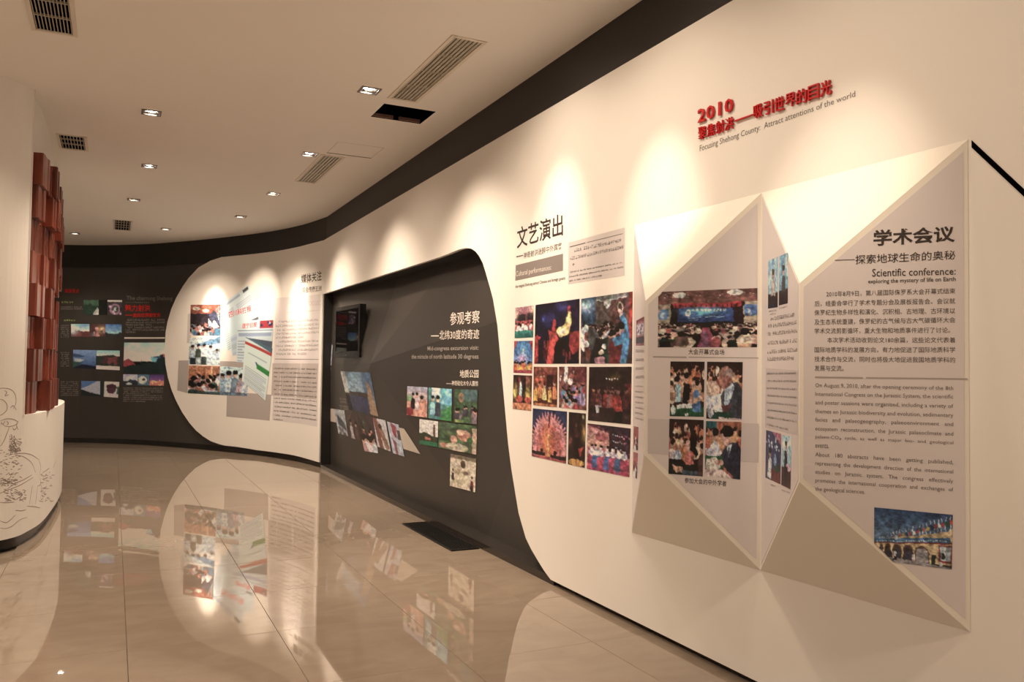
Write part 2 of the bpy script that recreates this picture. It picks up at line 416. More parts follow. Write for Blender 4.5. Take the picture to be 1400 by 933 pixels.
# build the ceiling on the grid of all hole edges
xs = sorted({-4.7, 2.95, *[h[0] for h in ceil_holes], *[h[1] for h in ceil_holes]})
ys = sorted({-2.6, 17.5, *[h[2] for h in ceil_holes], *[h[3] for h in ceil_holes]})
vs = [(x, y, z) for z in (H, H + 0.03) for y in ys for x in xs]; fs = []
nx, ny = len(xs), len(ys)
for j in range(ny - 1):
    for i in range(nx - 1):
        mx, my = (xs[i] + xs[i+1]) / 2, (ys[j] + ys[j+1]) / 2
        if any(h[0] < mx < h[1] and h[2] < my < h[3] for h in ceil_holes): continue
        a = j * nx + i
        fs.append((a, a + nx, a + nx + 1, a + 1)); t = nx * ny
        fs.append((a + t, a + 1 + t, a + nx + 1 + t, a + nx + t))
c = link_mesh('ceiling', vs, fs, CEIL); tag(c, kind='structure')

def open_box(x0, x1, y0, y1, z0, z1):   # four sides and a top
    return MB().add([(x0,y0,z0),(x1,y0,z0),(x1,y1,z0),(x0,y1,z0),(x0,y0,z1),(x1,y0,z1),(x1,y1,z1),(x0,y1,z1)],
                    [(4,5,6,7),(0,1,5,4),(1,2,6,5),(2,3,7,6),(3,0,4,7)])
for name, x0, x1, y0, y1, ns, nc, lab, longv in VENTS:
    cx_, cy_ = (x0+x1)/2, (y0+y1)/2; org = V((cx_, cy_, H))
    r = empty(name, org); tag(r, lab, 'vent', 'air vents in the ceiling')
    fw = 0.022
    child(MB().box(x0-fw, x0+.004, y0-fw, y1+fw, H-.006, H+.002).box(x1-.004, x1+fw, y0-fw, y1+fw, H-.006, H+.002).box(x0, x1, y0-fw, y0+.004, H-.006, H+.002).box(x0, x1, y1-.004, y1+fw, H-.006, H+.002), 'frame', mat('vent_frame_paint', (0.66, 0.60, 0.52), 0.5), r, org)
    child(open_box(x0, x1, y0, y1, H, H + 0.12), 'duct', VOID, r, org)
    wslat = (x1 - x0) / ns
    for i in range(ns):
        xc = x0 + wslat * (i + .5); hw = wslat * (0.30 if not longv else 0.34)
        child(MB().box(xc - hw * .5 if not longv else xc - hw, xc + hw * .5 if not longv else xc + hw, y0, y1, H + .001, H + .010), 'slat', METAL, r, org)
    for i in range(nc):
        yc = y0 + (y1 - y0) * (i + 1) / (nc + 1)
        child(MB().box(x0, x1, yc - .006, yc + .006, H - .001, H + .012), 'crossbar', METAL, r, org)
x0, x1, y0, y1 = HATCH; org = V(((x0+x1)/2, (y0+y1)/2, H))
r = empty('ceiling_hatch', org); tag(r, 'open black hatch in the ceiling between the long vent and the next lamp', 'hatch')
child(open_box(x0, x1, y0, y1, H, H + 0.5), 'shaft', VOID, r, org)
hb = mat('hatch_lip', (0.16, 0.09, 0.07), 0.7)
child(MB().box(x0 + .01, x0 + .19, y1 - .025, y1 - .005, H + .005, H + .03), 'lip', hb, r, org)
child(MB().box(x0 + .24, x1 - .01, y1 - .025, y1 - .005, H + .005, H + .03), 'lip', hb, r, org)
ap = MB().box(1.83, 2.275, 8.035, 8.047, H - .003, H + .001)
k = ap.build('trim_2', mat('shadow_gap', (0.12, 0.09, 0.07), 0.9)); tag(k, kind='structure')
k = MB().box(1.83, 1.834, 7.6, 8.035, H-.0015, H+.001).box(2.271, 2.275, 7.6, 8.035, H-.0015, H+.001).box(1.83, 2.275, 7.6, 7.604, H-.0015, H+.001).build('trim_3', mat('faint_gap', (0.5, 0.46, 0.42), 0.9)); tag(k, kind='structure')

LIGHTLAB = ['square ceiling spotlight beside the near end of the long vent', 'square ceiling spotlight beside the farther long vent',
            'ceiling spotlight above the join of the dark band, beyond the vents', 'ceiling spotlight above the right half of the newspaper wall',
            'ceiling spotlight close to the band above the rounded white panel', 'last ceiling spotlight, next to the red wood blocks and the band',
            'nearest ceiling spotlight of the left row, with a dark square frame', 'middle ceiling spotlight of the left row',
            'farthest ceiling spotlight of the left row, in front of the small far vent']
li = 0
for (fx, fy), *_r in LIGHTS:
    if fy <= 5: continue
    org = V((fx, fy, H)); r = empty('ceiling_spotlight', org); tag(r, LIGHTLAB[li], 'lamp', 'square spotlights in the ceiling'); li += 1
    s = LS; fw = 0.014
    mbf = MB()
    for bx in ((fx-s-fw, fx-s+.002, fy-s-fw, fy+s+fw), (fx+s-.002, fx+s+fw, fy-s-fw, fy+s+fw), (fx-s, fx+s, fy-s-fw, fy-s+.002), (fx-s, fx+s, fy+s-.002, fy+s+fw)):
        mbf.box(*bx, H-.006, H+.003)
    child(mbf, 'frame', FRAMEM, r, org)
    child(open_box(fx-s, fx+s, fy-s, fy+s, H, H+.09), 'housing', FRAMEM, r, org)
    child(MB().cyl((fx, fy), 0.040, H+.012, H+.03, 20, 0.036), 'bulb', BULB, r, org)
    # ring reflector around the bulb
    n = 20; vs = []; 
    for rr, z in ((0.055, H+.004), (0.041, H+.028)):
        vs += [(fx + rr*math.cos(2*math.pi*i/n), fy + rr*math.sin(2*math.pi*i/n), z) for i in range(n)]
    child(MB().add(vs, [(i, (i+1) % n, (i+1) % n + n, i+n) for i in range(n)]), 'reflector', REFL, r, org)
# the lamps' light leaves below the housings (z = H-0.02)

# ------------------------------------------------------------------ floor
fl = empty('floor', (0, 0, 0)); tag(fl, kind='structure')
fb = MB().box(-4.7, 2.95, -2.6, 17.5, -0.06, -0.0125).build('bed', JOINT, fl)
TX, TY = 0.722, 0.812
rnd = random.Random(4)
tm_ = MB(); g = 0.0009; tz = 0.012; bv = 0.0012
a = [(g, g), (TX-g, g), (TX-g, TY-g), (g, TY-g)]; b_ = [(g+bv, g+bv), (TX-g-bv, g+bv), (TX-g-bv, TY-g-bv), (g+bv, TY-g-bv)]
tm_.add([(x, y, -tz) for x, y in a] + [(x, y, -bv) for x, y in a] + [(x, y, 0) for x, y in b_],
        [(3,2,1,0), (8,9,10,11)] + [(i, (i+1) % 4, (i+1) % 4 + 4, i+4) for i in range(4)] + [(i+4, (i+1) % 4+4, (i+1) % 4 + 8, i+8) for i in range(4)])
t0 = tm_.build('tile', TILE, fl); first = True
for iy in range(-8, 16):
    for ix in range(-6, 4):
        x, y = 0.098 + TX * ix, 4.505 + TY * iy
        if x < -0.9 and 6.8 < y < 11: continue
        if x > 2.66 or y > 17.0: continue
        if x > 1.0 and y > 16: continue
        o = t0 if first else t0.copy()
        if not first: COL.objects.link(o)
        first = False
        o.parent = fl; o.location = (x, y, 0)
        o.rotation_euler = (rnd.uniform(-.0007, .0007), rnd.uniform(-.0007, .0007), 0)
# floor grille
org = V((2.48, 6.53, 0)); r = empty('floor_grille', org); tag(r, 'black rectangular floor grille against the dark recess', 'grille')
child(MB().box(2.365, 2.60, 5.93, 7.125, 0.001, 0.004), 'base', VOID, r, org)
gm = mat('dark_grille_metal', (0.03, 0.03, 0.032), 0.3, metal=0.6)
child(MB().box(2.365, 2.378, 5.93, 7.125, .003, .010).box(2.587, 2.60, 5.93, 7.125, .003, .010).box(2.378, 2.587, 5.93, 5.943, .003, .010).box(2.378, 2.587, 7.112, 7.125, .003, .010), 'frame', gm, r, org)
for i in range(9):
    xx = 2.39 + i * 0.0225
    child(MB().box(xx, xx + .010, 5.943, 7.112, .003, .009), 'slat', gm, r, org)
for i in range(3):
    yy = 5.93 + (i + 1) * 0.299
    child(MB().box(2.378, 2.587, yy - .005, yy + .005, .0085, .0098), 'crossbar', gm, r, org)

# ------------------------------------------------------------------ folded white display on the main wall
A = V((2.598, 3.84, 2.213)); B = V((2.598, 2.835, 2.207)); C = V((2.598, 1.842, 2.203))
D = V((2.25, 3.226, 1.732)); D2 = V((2.25, 3.226, 1.008)); E_ = V((2.285, 2.292, 1.735)); E2 = V((2.285, 2.292, 1.0))
F = V((2.598, 2.835, 0.528)); G2 = V((2.598, 1.842, 0.545)); Hh = V((2.598, 3.84, 0.51))
org = V((2.6, 2.84, 0.5)); fd = empty('folded_display', org); tag(fd, 'large white faceted relief folding out of the wall, carrying the conference panels', 'display')
def facet(pts, name='panel', m=CREAM, th=0.012, off=0.0):
    n = (pts[1] - pts[0]).cross(pts[2] - pts[0]).normalized()
    ctr = sum(pts, V((0, 0, 0))) / len(pts)
    if n.dot(V((1.0, 2.84, 1.37)) - ctr) < 0: n = -n
    return child(MB().prism([p + n * off for p in pts], -n * th), name, m, fd, org), n
for pts in ((A, D, D2, Hh), (A, B, D), (B, F, D2, D), (Hh, D2, F), (B, E_, E2, F), (B, C, E_), (C, G2, E2, E_), (F, E2, G2)):
    facet(list(pts))
def inset(pts, ds):
    """inset a planar convex polygon, ds per edge i -> i+1"""
    n = (pts[1] - pts[0]).cross(pts[2] - pts[0]).normalized(); L = len(pts); out = []
    c = sum(pts, V((0, 0, 0))) / L
    lines = []
    for i in range(L):
        a, b = pts[i], pts[(i+1) % L]; e = (b - a).normalized(); q = n.cross(e)
        if q.dot(c - a) < 0: q = -q
        lines.append((a + q * ds[i], e, q))
    for i in range(L):
        p1, e1, q1 = lines[i-1]; p2, e2, q2 = lines[i]
        t = (p2 - p1).dot(q2) / e1.dot(q2); out.append(p1 + e1 * t)
    return out
S1 = inset([B, F, D2, D], [0.018, 0.022, 0.012, 0.022]); S2 = inset([B, E_, E2, F], [0.008, 0.012, 0.012, 0.016])
S3 = inset([C, G2, E2, E_], [0.014, 0.022, 0.014, 0.022]); S0 = inset([A, D, D2, Hh], [0.008, 0.012, 0.008, 0.012])
for S in (S0, S1, S2, S3): facet(S, 'print_sheet', SHEET, 0.002, 0.0012)
PL0 = Plane(A, D); PL1 = Plane(B, D); PL2 = Plane(B, E_); PL3 = Plane(C, E_)

# black slit to the right of it
u1, z1 = MAIN.hit((1329, 197)); u2, z2 = MAIN.hit((1440, 301))
mb = MB().prism([MAIN.pos(u1, z1 + .012, .0), MAIN.pos(u1, z1 - .012, .0), MAIN.pos(u2, z2 - .012, .0), MAIN.pos(u2, z2 + .012, .0)], (-.003, 0, 0))
k = mb.build('trim_4', VOID); tag(k, kind='structure')

# ------------------------------------------------------------------ printed matter
def quad_uv(surf, q):                 # q: TL TR BR BL pixels
    return [surf.hit(p) for p in q]
def bil(c, s, t):                     # s to the right, t down, both 0..1
    (a, b, c_, d) = c
    return tuple((a[i]*(1-s) + b[i]*s)*(1-t) + (d[i]*(1-s) + c_[i]*s)*t for i in (0, 1))
def label_obj(o, label, cat, group=None): tag(o, label, cat, group); return o
def patch(surf, q, m, name='print_block', off=0.002, nx=1, ny=1):
    c = quad_uv(surf, q); vs = [surf.pos(*bil(c, i/nx, j/ny), off) for j in range(ny+1) for i in range(nx+1)]
    fs = [(j*(nx+1)+i, (j+1)*(nx+1)+i, (j+1)*(nx+1)+i+1, j*(nx+1)+i+1) for j in range(ny) for i in range(nx)]
    return link_mesh(name, vs, fs, m)
_tc = {}
def glyph_mesh(txt, bold):
    key = (txt, bold)
    if key in _tc: return _tc[key]
    cu = bpy.data.curves.new('t', 'FONT'); cu.body = txt; cu.resolution_u = 2; cu.offset = bold; cu.fill_mode = 'FRONT'
    ob = bpy.data.objects.new('t', cu); COL.objects.link(ob)
    dg = bpy.context.evaluated_depsgraph_get(); dg.update()
    me = bpy.data.meshes.new_from_object(ob.evaluated_get(dg))
    vs = [(v.co.x, v.co.y) for v in me.vertices]; fs = [tuple(p.vertices) for p in me.polygons]
    bpy.data.objects.remove(ob); bpy.data.curves.remove(cu); bpy.data.meshes.remove(me)
    xs = [v[0] for v in vs]; ys = [v[1] for v in vs]
    x0, x1, y0, y1 = min(xs), max(xs), min(ys), max(ys)
    vs = [((x-x0)/(x1-x0), (y1-y)/(y1-y0)) for x, y in vs]
    _tc[key] = (vs, fs); return _tc[key]
def text_into(mb, surf, txt, q, bold=0.0, off=0.004, depth=0.0):
    vs, fs = glyph_mesh(txt, bold); c = quad_uv(surf, q)
    pts = [surf.pos(*bil(c, s, t), off) for s, t in vs]
    if depth:
        n = len(pts); back = [surf.pos(*bil(c, s, t), off - depth) for s, t in vs]
        ed = {}
        for f in fs:
            for i in range(len(f)):
                e = (f[i], f[(i+1) % len(f)]); ed[e] = 1
        sides = [(a, b, b+n, a+n) for a, b in ed if (b, a) not in ed]
        mb.add(pts + back, fs + sides)
    else: mb.add(pts, fs)
def text(surf, txt, q, m, label=None, bold=0.0, off=0.004, name='wall_lettering', depth=0.0, group=None):
    mb = MB(); text_into(mb, surf, txt, q, bold, off, depth)
    o = link_mesh(name, mb.v, mb.f, m)
    if label: tag(o, label, 'lettering', group)
    return o
prng = random.Random(11)
def pseudo_into(mb, surf, q, cjk=True, off=0.004, density=1.0, n=None):
    """small print too blurred to read: rows of stroke marks"""
    c = quad_uv(surf, q)
    p00 = surf.pos(*c[0]); p10 = surf.pos(*c[1]); p01 = surf.pos(*c[3])
    wd = (p10 - p00).length; ht = (p01 - p00).length
    if n is None: n = max(2, int(wd / (ht * (1.08 if cjk else 0.55))))
    n = min(n, 60)
    i = 0
    def rect(s0, t0, s1, t1):
        mb.add([surf.pos(*bil(c, s0, t0), off), surf.pos(*bil(c, s0, t1), off), surf.pos(*bil(c, s1, t1), off), surf.pos(*bil(c, s1, t0), off)], [(0, 1, 2, 3)])
    while i < n:
        if prng.random() < (0.06 if cjk else 0.16): i += 1; continue
        s0 = i / n; dw = 1 / n
        if cjk:
            for k in range(prng.choice((2, 3))):
                y = prng.choice((0.05, 0.3, 0.5, 0.72, 0.88)); rect(s0 + dw*.08, y, s0 + dw*.9, y + .1)
            for k in range(prng.choice((1, 2, 2))):
                x = s0 + dw * prng.uniform(.1, .8); rect(x, 0.0 if prng.random() < .5 else .3, x + dw*.12, 1.0)
        else:
            h0 = 0.0 if prng.random() < .3 else 0.3
            x = s0 + dw*.1; rect(x, h0, x + dw*.2, 1.0)
            y = prng.choice((.3, .6, .85)); rect(x, y, x + dw*.7, y + .14)
            if prng.random() < .6: rect(x + dw*.5, .32, x + dw*.7, 1.0)
        i += 1
def para(surf, rows, m, label, cjk=True, hh=1.6, off=0.004, name='text_block', group=None):
    """rows: (x0, y0, x1, y1) centre line of each row in the photo"""
    mb = MB()
    for x0, y0, x1, y1 in rows:
        pseudo_into(mb, surf, [(x0, y0-hh), (x1, y1-hh), (x1, y1+hh), (x0, y0+hh)], cjk, off)
    o = link_mesh(name, mb.v, mb.f, m); tag(o, label, 'lettering', group); return o

# ---- painter for printed photographs (flat print on a vertex grid)
class Img:
    def __init__(s, w, h, seed=0):
        s.w, s.h = w, h; s.a = np.zeros((h, w, 3)); s.r = np.random.RandomState(seed)
        s.X, s.Y = np.meshgrid((np.arange(w) + .5) / w, (np.arange(h) + .5) / h)
    def c(s, k): return np.array(k) / 255.0
    def fill(s, k): s.a[:] = s.c(k); return s
    def grad(s, k1, k2, y0=0, y1=1, x0=0, x1=1):
        m = (s.Y >= y0) & (s.Y <= y1) & (s.X >= x0) & (s.X <= x1); t = np.clip((s.Y - y0) / max(1e-6, y1 - y0), 0, 1)[..., None]
        s.a = np.where(m[..., None], s.c(k1) * (1-t) + s.c(k2) * t, s.a); return s
    def put(s, m, k, al=1.0):
        m = (m.astype(float) * al)[..., None]; s.a = s.a * (1-m) + s.c(k) * m; return s
    def rect(s, x0, y0, x1, y1, k, al=1.0): return s.put((s.X >= x0) & (s.X <= x1) & (s.Y >= y0) & (s.Y <= y1), k, al)
    def ell(s, x, y, rx, ry, k, al=1.0): return s.put(((s.X-x)/rx)**2 + ((s.Y-y)/ry)**2 <= 1, k, al)
    def glow(s, x, y, rx, ry, k, al=1.0):
        d = ((s.X-x)/rx)**2 + ((s.Y-y)/ry)**2; m = np.exp(-d)[..., None] * al; s.a = s.a*(1-m) + s.c(k)*m; return s
    def poly(s, pts, k, al=1.0):
        m = np.zeros_like(s.X, bool); n = len(pts)
        for i in range(n):
            (x1, y1), (x2, y2) = pts[i], pts[(i+1) % n]
            if y1 == y2: continue
            cnd = ((y1 > s.Y) != (y2 > s.Y)) & (s.X < (x2-x1) * (s.Y-y1) / (y2-y1) + x1); m ^= cnd
        return s.put(m, k, al)
    def noise(s, amp, cells=10):
        g = s.r.rand(cells + 2, cells + 2, 3) * .3 + s.r.rand(cells + 2, cells + 2, 1) * .7; gx = s.X * cells; gy = s.Y * cells
        ix = gx.astype(int); iy = gy.astype(int); fx = (gx-ix)[..., None]; fy = (gy-iy)[..., None]
        n = (g[iy, ix]*(1-fx) + g[iy, ix+1]*fx)*(1-fy) + (g[iy+1, ix]*(1-fx) + g[iy+1, ix+1]*fx)*fy
        s.a = np.clip(s.a * (1 + (n - .5) * 2 * amp), 0, 1); return s
    def crowd(s, n, y0, y1, size, bodies, skin=(205, 130, 100), hair=(25, 15, 15), x0=0, x1=1, asp=1.0):
        ys = np.sort(s.r.uniform(y0, y1, n))
        for y in ys:
            x = s.r.uniform(x0, x1); sz = size * (0.55 + 0.75 * (y-y0) / max(1e-6, y1-y0)); k = bodies[s.r.randint(len(bodies))]
            rx = sz * asp
            s.ell(x, y + sz*2.0, rx*1.2, sz*1.6, k); s.ell(x, y, rx*.55, sz*.62, skin); s.ell(x, y - sz*.25, rx*.58, sz*.45, hair)
        return s
    def figure(s, x, y, sz, body, skin=(205, 140, 110), hair=(20, 15, 15), asp=1.0):
        s.poly([(x-sz*.75*asp, y+sz*3.2), (x-sz*.6*asp, y+sz*.9), (x-sz*.2*asp, y+sz*.6), (x+sz*.2*asp, y+sz*.6), (x+sz*.6*asp, y+sz*.9), (x+sz*.75*asp, y+sz*3.2)], body)
        s.ell(x, y, sz*.42*asp, sz*.58, skin); s.ell(x, y - sz*.3, sz*.44*asp, sz*.36, hair); return s
    def dots(s, n, x0, x1, y0, y1, cols, r=.015):
        for i in range(n): s.ell(s.r.uniform(x0, x1), s.r.uniform(y0, y1), r, r, cols[s.r.randint(len(cols))])
        return s
    def streaks(s, n, x0, x1, y0, y1, wd, cols, al=.7):
        for i in range(n):
            x = s.r.uniform(x0, x1); a = s.r.uniform(y0, (y0+y1)/2); s.rect(x, a, x + wd*s.r.uniform(.5, 1.5), s.r.uniform(a, y1), cols[s.r.randint(len(cols))], al)
        return s
def _smooth(rs, w, h, cells):
    g = rs.rand(cells + 2, cells + 2); X, Y = np.meshgrid(np.linspace(0, cells, w, endpoint=False), np.linspace(0, cells, h, endpoint=False))
    ix = X.astype(int); iy = Y.astype(int); fx = X-ix; fy = Y-iy; fx = fx*fx*(3-2*fx); fy = fy*fy*(3-2*fy)
    return (g[iy, ix]*(1-fx) + g[iy, ix+1]*fx)*(1-fy) + (g[iy+1, ix]*(1-fx) + g[iy+1, ix+1]*fx)*fy
def _warp(s, amp):
    dx = np.zeros((s.h, s.w)); dy = np.zeros((s.h, s.w))
    for c_, k in ((9, .9), (21, .6), (44, .4)):
        dx += (_smooth(s.r, s.w, s.h, c_) - .5) * k; dy += (_smooth(s.r, s.w, s.h, c_) - .5) * k
    ix = np.clip((np.arange(s.w)[None, :] + dx * amp * 2.2 * s.w).astype(int), 0, s.w-1); iy = np.clip((np.arange(s.h)[:, None] + dy * amp * 2.2 * s.h).astype(int), 0, s.h-1)
    s.a = s.a[iy, ix]
    q_ = min(1, amp / .013); l = 1 - .08*q_ + ((_smooth(s.r, s.w, s.h, 40) - .5) * .45 + (_smooth(s.r, s.w, s.h, 18) - .5) * .5) * q_
    s.a = np.clip(s.a * l[..., None], 0, 1)
    g = s.a.mean(axis=2, keepdims=True); s.a = g + (s.a - g) * .8
    return s
Img.warp = _warp
WREF = np.array(s2l((230/255, 205/255, 182/255))) / 0.76    # how plain white reads on that wall
DREF_ = [0]
def photo(surf, q, paint, label, seed=1, off=0.006, ref=None, mask=None, group='photographs printed on the wall', res=1.15, name='photo_print', cat='photo', dim=1.0, warp=0.013):
    wpx = (math.dist(q[0], q[1]) + math.dist(q[3], q[2])) / 2; hpx = (math.dist(q[0], q[3]) + math.dist(q[1], q[2])) / 2
    w_ = int(min(150, max(14, wpx * res))); h_ = int(min(150, max(14, hpx * res)))
    im = Img(w_ * 2, h_ * 2, seed); paint(im)
    if warp: im.warp(.004 if ref is not None and ref is DREF_[0] else warp)
    a = im.a.reshape(h_, 2, w_, 2, 3).mean(axis=(1, 3))
    lin = np.where(a <= .04045, a/12.92, ((a+.055)/1.055)**2.4) * dim
    alb = np.clip(lin / (ref if ref is not None else WREF), 0.004, 0.85)
    gr = alb.mean(axis=2, keepdims=True); alb = gr + (alb - gr) * .78 * np.array((1.0, 1.0, 1.0))
    c = quad_uv(surf, q)
    nx, ny = w_, h_
    vs = [surf.pos(*bil(c, i/(nx-1), j/(ny-1)), off) for j in range(ny) for i in range(nx)]
    fs = [(j*nx+i, (j+1)*nx+i, (j+1)*nx+i+1, j*nx+i+1) for j in range(ny-1) for i in range(nx-1) if mask is None or mask((i+.5)/(nx-1), (j+.5)/(ny-1))]
    o = link_mesh(name, vs, fs, PHOTO)
    at_ = o.data.color_attributes.new('Col', 'FLOAT_COLOR', 'POINT')
    buf = np.ones((ny*nx, 4), dtype=np.float32); buf[:, :3] = alb.reshape(-1, 3)
    at_.data.foreach_set('color', buf.ravel())
    tag(o, label, cat, group)
    return o

# ================================================================== MAIN WALL PRINTS
GW = 'stage performance photographs on the white wall'
def z4(q): return q
def p_red_stage(im):
    im.fill((120, 50, 60)).grad((205, 120, 125), (150, 60, 70), 0, .28).rect(.12, .25, .55, .48, (35, 28, 30)).rect(.68, .22, 1, .45, (40, 25, 30)).glow(0, .2, .2, .2, (255, 190, 150)).glow(1, .1, .25, .15, (255, 190, 150))
    im.rect(0, .45, 1, .6, (200, 60, 60)).crowd(14, .5, .62, .07, [(250, 235, 235), (230, 80, 80), (255, 255, 255)], asp=1.3).grad((20, 140, 120), (0, 100, 85), .76, 1).noise(.15, 12)
photo(MAIN, [(704.9,421.1),(729.7,417.8),(729.1,461.4),(703.8,462.5)], p_red_stage, 'small photo of performers in white on a green stage floor, topmost of the left column', 1, group=GW)
def p_blue_stage(im):
    im.grad((15, 90, 150), (40, 120, 190)).glow(.5, .3, .25, .3, (70, 160, 215)).poly([(0, 0), (.2, 0), (0, .3)], (215, 40, 35)).poly([(1, 0), (.8, .02), (1, .35)], (200, 30, 25))
    im.rect(.46, .22, .56, .4, (170, 200, 225)).glow(.45, .55, .3, .14, (220, 150, 200)).crowd(12, .62, .78, .08, [(230, 60, 40), (240, 170, 60), (250, 120, 30)], asp=1.4).rect(0, .9, 1, 1, (190, 40, 60)).noise(.2, 14)
photo(MAIN, [(703.4,466.5),(728.5,466.1),(727.6,510.6),(702.2,509.8)], p_blue_stage, 'small photo of a blue lit stage with red side curtains', 2, group=GW)
def p_gold_stage(im):
    im.fill((60, 25, 20)).rect(.3, .05, .42, .8, (120, 40, 30)).glow(.75, .15, .15, .12, (235, 110, 80)).ell(.42, .45, .07, .28, (190, 215, 220)).rect(.55, .1, .68, .8, (25, 12, 12))
    im.glow(.12, .5, .12, .2, (235, 200, 70)).glow(.8, .55, .14, .2, (240, 190, 60)).ell(.35, .68, .18, .1, (220, 60, 45)).ell(.8, .7, .17, .09, (225, 60, 40)).rect(0, .8, 1, 1, (225, 110, 60)).noise(.45, 14)
photo(MAIN, [(702.2,512.8),(727.6,513.8),(726.4,562),(701.1,559.1)], p_gold_stage, 'small photo of a gold and red costumed dance, lowest of the left column', 3, group=GW)
def p_fire(im):
    im.fill((16, 10, 30)).noise(.4, 6).glow(.3, .25, .2, .12, (30, 30, 95)).glow(.65, .08, .15, .08, (40, 40, 120)).glow(.85, .25, .2, .2, (45, 15, 55), .7).glow(.2, .27, .03, .03, (60, 100, 210))
    im.poly([(.0, .55), (.08, .5), (.1, 1), (0, 1)], (180, 25, 30)).streaks(16, .02, .5, .6, 1, .03, [(150, 25, 25), (60, 12, 14), (190, 40, 35)]).streaks(14, .5, 1, .62, 1, .04, [(170, 25, 30), (20, 8, 10), (150, 20, 25)])
    im.poly([(.05, .5), (.16, .56), (.12, .61), (.05, .55)], (205, 30, 30)).poly([(.32, .45), (.5, .48), (.55, .6), (.47, .72), (.44, 1), (.3, 1), (.35, .62)], (225, 45, 40)).ell(.45, .34, .045, .07, (185, 30, 35)).rect(.41, .4, .49, .5, (165, 20, 30))
    im.poly([(.5, .45), (.56, .4), (.62, .42), (.68, .36), (.76, .22), (.78, .12), (.82, .2), (.82, .38), (.78, .52), (.7, .56), (.6, .58), (.52, .5)], (250, 190, 90)).glow(.64, .48, .08, .06, (255, 240, 190)).glow(.75, .35, .04, .1, (255, 215, 130)).poly([(.74, .1), (.78, .06), (.82, .09), (.8, .18), (.75, .18)], (180, 30, 45))
    im.poly([(.58, .62), (.66, .6), (.62, 1), (.5, 1), (.5, .65)], (15, 8, 8)).poly([(.78, .5), (1, .48), (1, .8), (.85, .85), (.78, .7)], (165, 25, 30)).noise(.35, 16)
photo(MAIN, [(732.5,417.2),(792.6,408.7),(791.8,497.4),(730.6,497.6)], p_fire, 'large photo of a red lit fire show with a bright yellow flame', 4, group=GW)
def p_banquet(im):
    im.fill((75, 45, 40)).rect(0, 0, .36, .4, (25, 60, 85)).glow(.12, .13, .16, .09, (190, 215, 235)).rect(.3, .05, .58, .42, (95, 70, 62)).rect(.58, .03, .93, .42, (105, 55, 50)).poly([(.3, 0), (1, 0), (.93, .07), (.32, .07)], (120, 110, 100)).rect(.32, .06, .9, .075, (190, 180, 170))
    im.poly([(.47, .06), (.6, .06), (.6, .14), (.53, .2), (.46, .13)], (215, 200, 180)).rect(.93, 0, 1, .66, (190, 30, 30))
    im.crowd(34, .38, .6, .055, [(120, 60, 60), (60, 60, 75), (180, 150, 140), (110, 50, 45), (220, 210, 200)], x0=.05, x1=.75, asp=1.5).ell(.08, .62, .1, .2, (225, 215, 200)).ell(.1, .5, .07, .09, (190, 190, 185)).ell(.12, .58, .05, .07, (170, 70, 60))
    im.ell(.25, .6, .12, .14, (70, 65, 60)).poly([(.3, .62), (.55, .62), (.5, 1), (.2, 1)], (25, 18, 18)).rect(.48, .64, .56, 1, (20, 60, 40)).rect(.58, .68, .9, 1, (120, 22, 28)).ell(.47, .75, .05, .04, (215, 215, 205)).ell(.43, .84, .06, .04, (220, 190, 150)).rect(.3, .9, .5, 1, (190, 110, 120))
    im.poly([(.76, .34), (.84, .28), (.92, .45), (.94, .7), (.9, 1), (.78, 1), (.82, .72), (.68, .74), (.64, .64), (.78, .6), (.84, .5)], (30, 120, 165)).ell(.8, .5, .05, .07, (215, 160, 130)).ell(.8, .46, .06, .05, (25, 15, 15)).ell(.77, .2, .05, .07, (200, 180, 130)).ell(.77, .2, .03, .05, (80, 50, 45)).poly([(.72, .22), (.77, .22), (.82, .3), (.76, .33)], (225, 170, 140))
    im.rect(.08, .8, .1, 1, (40, 30, 30)).poly([(.08, .75), (.2, .75), (.22, .9), (.12, .95)], (150, 55, 45)).noise(.4, 22)
photo(MAIN, [(795,408.9),(865.2,398.8),(864.3,497.3),(794.1,497.5)], p_banquet, 'large banquet photo with a woman in a blue dress raising her arm', 5, group=GW)
def p_proc(im):
    im.fill((95, 25, 15)).grad((160, 70, 45), (120, 40, 30), 0, .2).glow(.3, .4, .25, .25, (235, 90, 50)).rect(.55, .2, .8, .5, (60, 20, 18))
    for x, c in ((.1, (235, 150, 40)), (.28, (240, 120, 50)), (.47, (250, 200, 110)), (.7, (245, 150, 50)), (.88, (230, 110, 50))): im.figure(x, .45 + .05*math.sin(x*20), .12, c, hair=(90, 30, 20))
    im.dots(10, .15, .5, .22, .27, [(255, 220, 190)], .012).rect(0, .93, 1, 1, (200, 100, 45)).noise(.4, 14)
photo(MAIN, [(730,501.6),(762.5,502.2),(761.7,557.2),(729.2,554.3)], p_proc, 'photo of orange lit figures in long robes in procession', 6, group=GW)
def p_dance(im):
    im.fill((130, 60, 55)).grad((110, 40, 35), (150, 70, 60), 0, .3).poly([(.52, .12), (.58, .1), (.62, .16), (.57, .22)], (235, 205, 160)).rect(.55, .05, 1, .35, (110, 35, 35))
    im.poly([(.22, 0), (.35, 0), (.32, .3), (.25, .42), (.18, .3)], (235, 225, 215)).ell(.42, .35, .09, .08, (235, 225, 220)).crowd(20, .4, .85, .09, [(215, 90, 80), (90, 140, 165), (230, 170, 150), (180, 40, 50), (120, 90, 140)], x0=.05, x1=.95).ell(.18, .62, .07, .06, (60, 170, 180)).ell(.85, .75, .1, .16, (170, 130, 170))
    im.dots(4, .03, .07, .2, .4, [(255, 230, 200)], .02).noise(.45, 18)
photo(MAIN, [(764.6,501.6),(802.4,501.7),(801.9,561.4),(764.5,557.5)], p_dance, 'photo of colourful costumed dancers with a raised white sleeve', 7, group=GW)
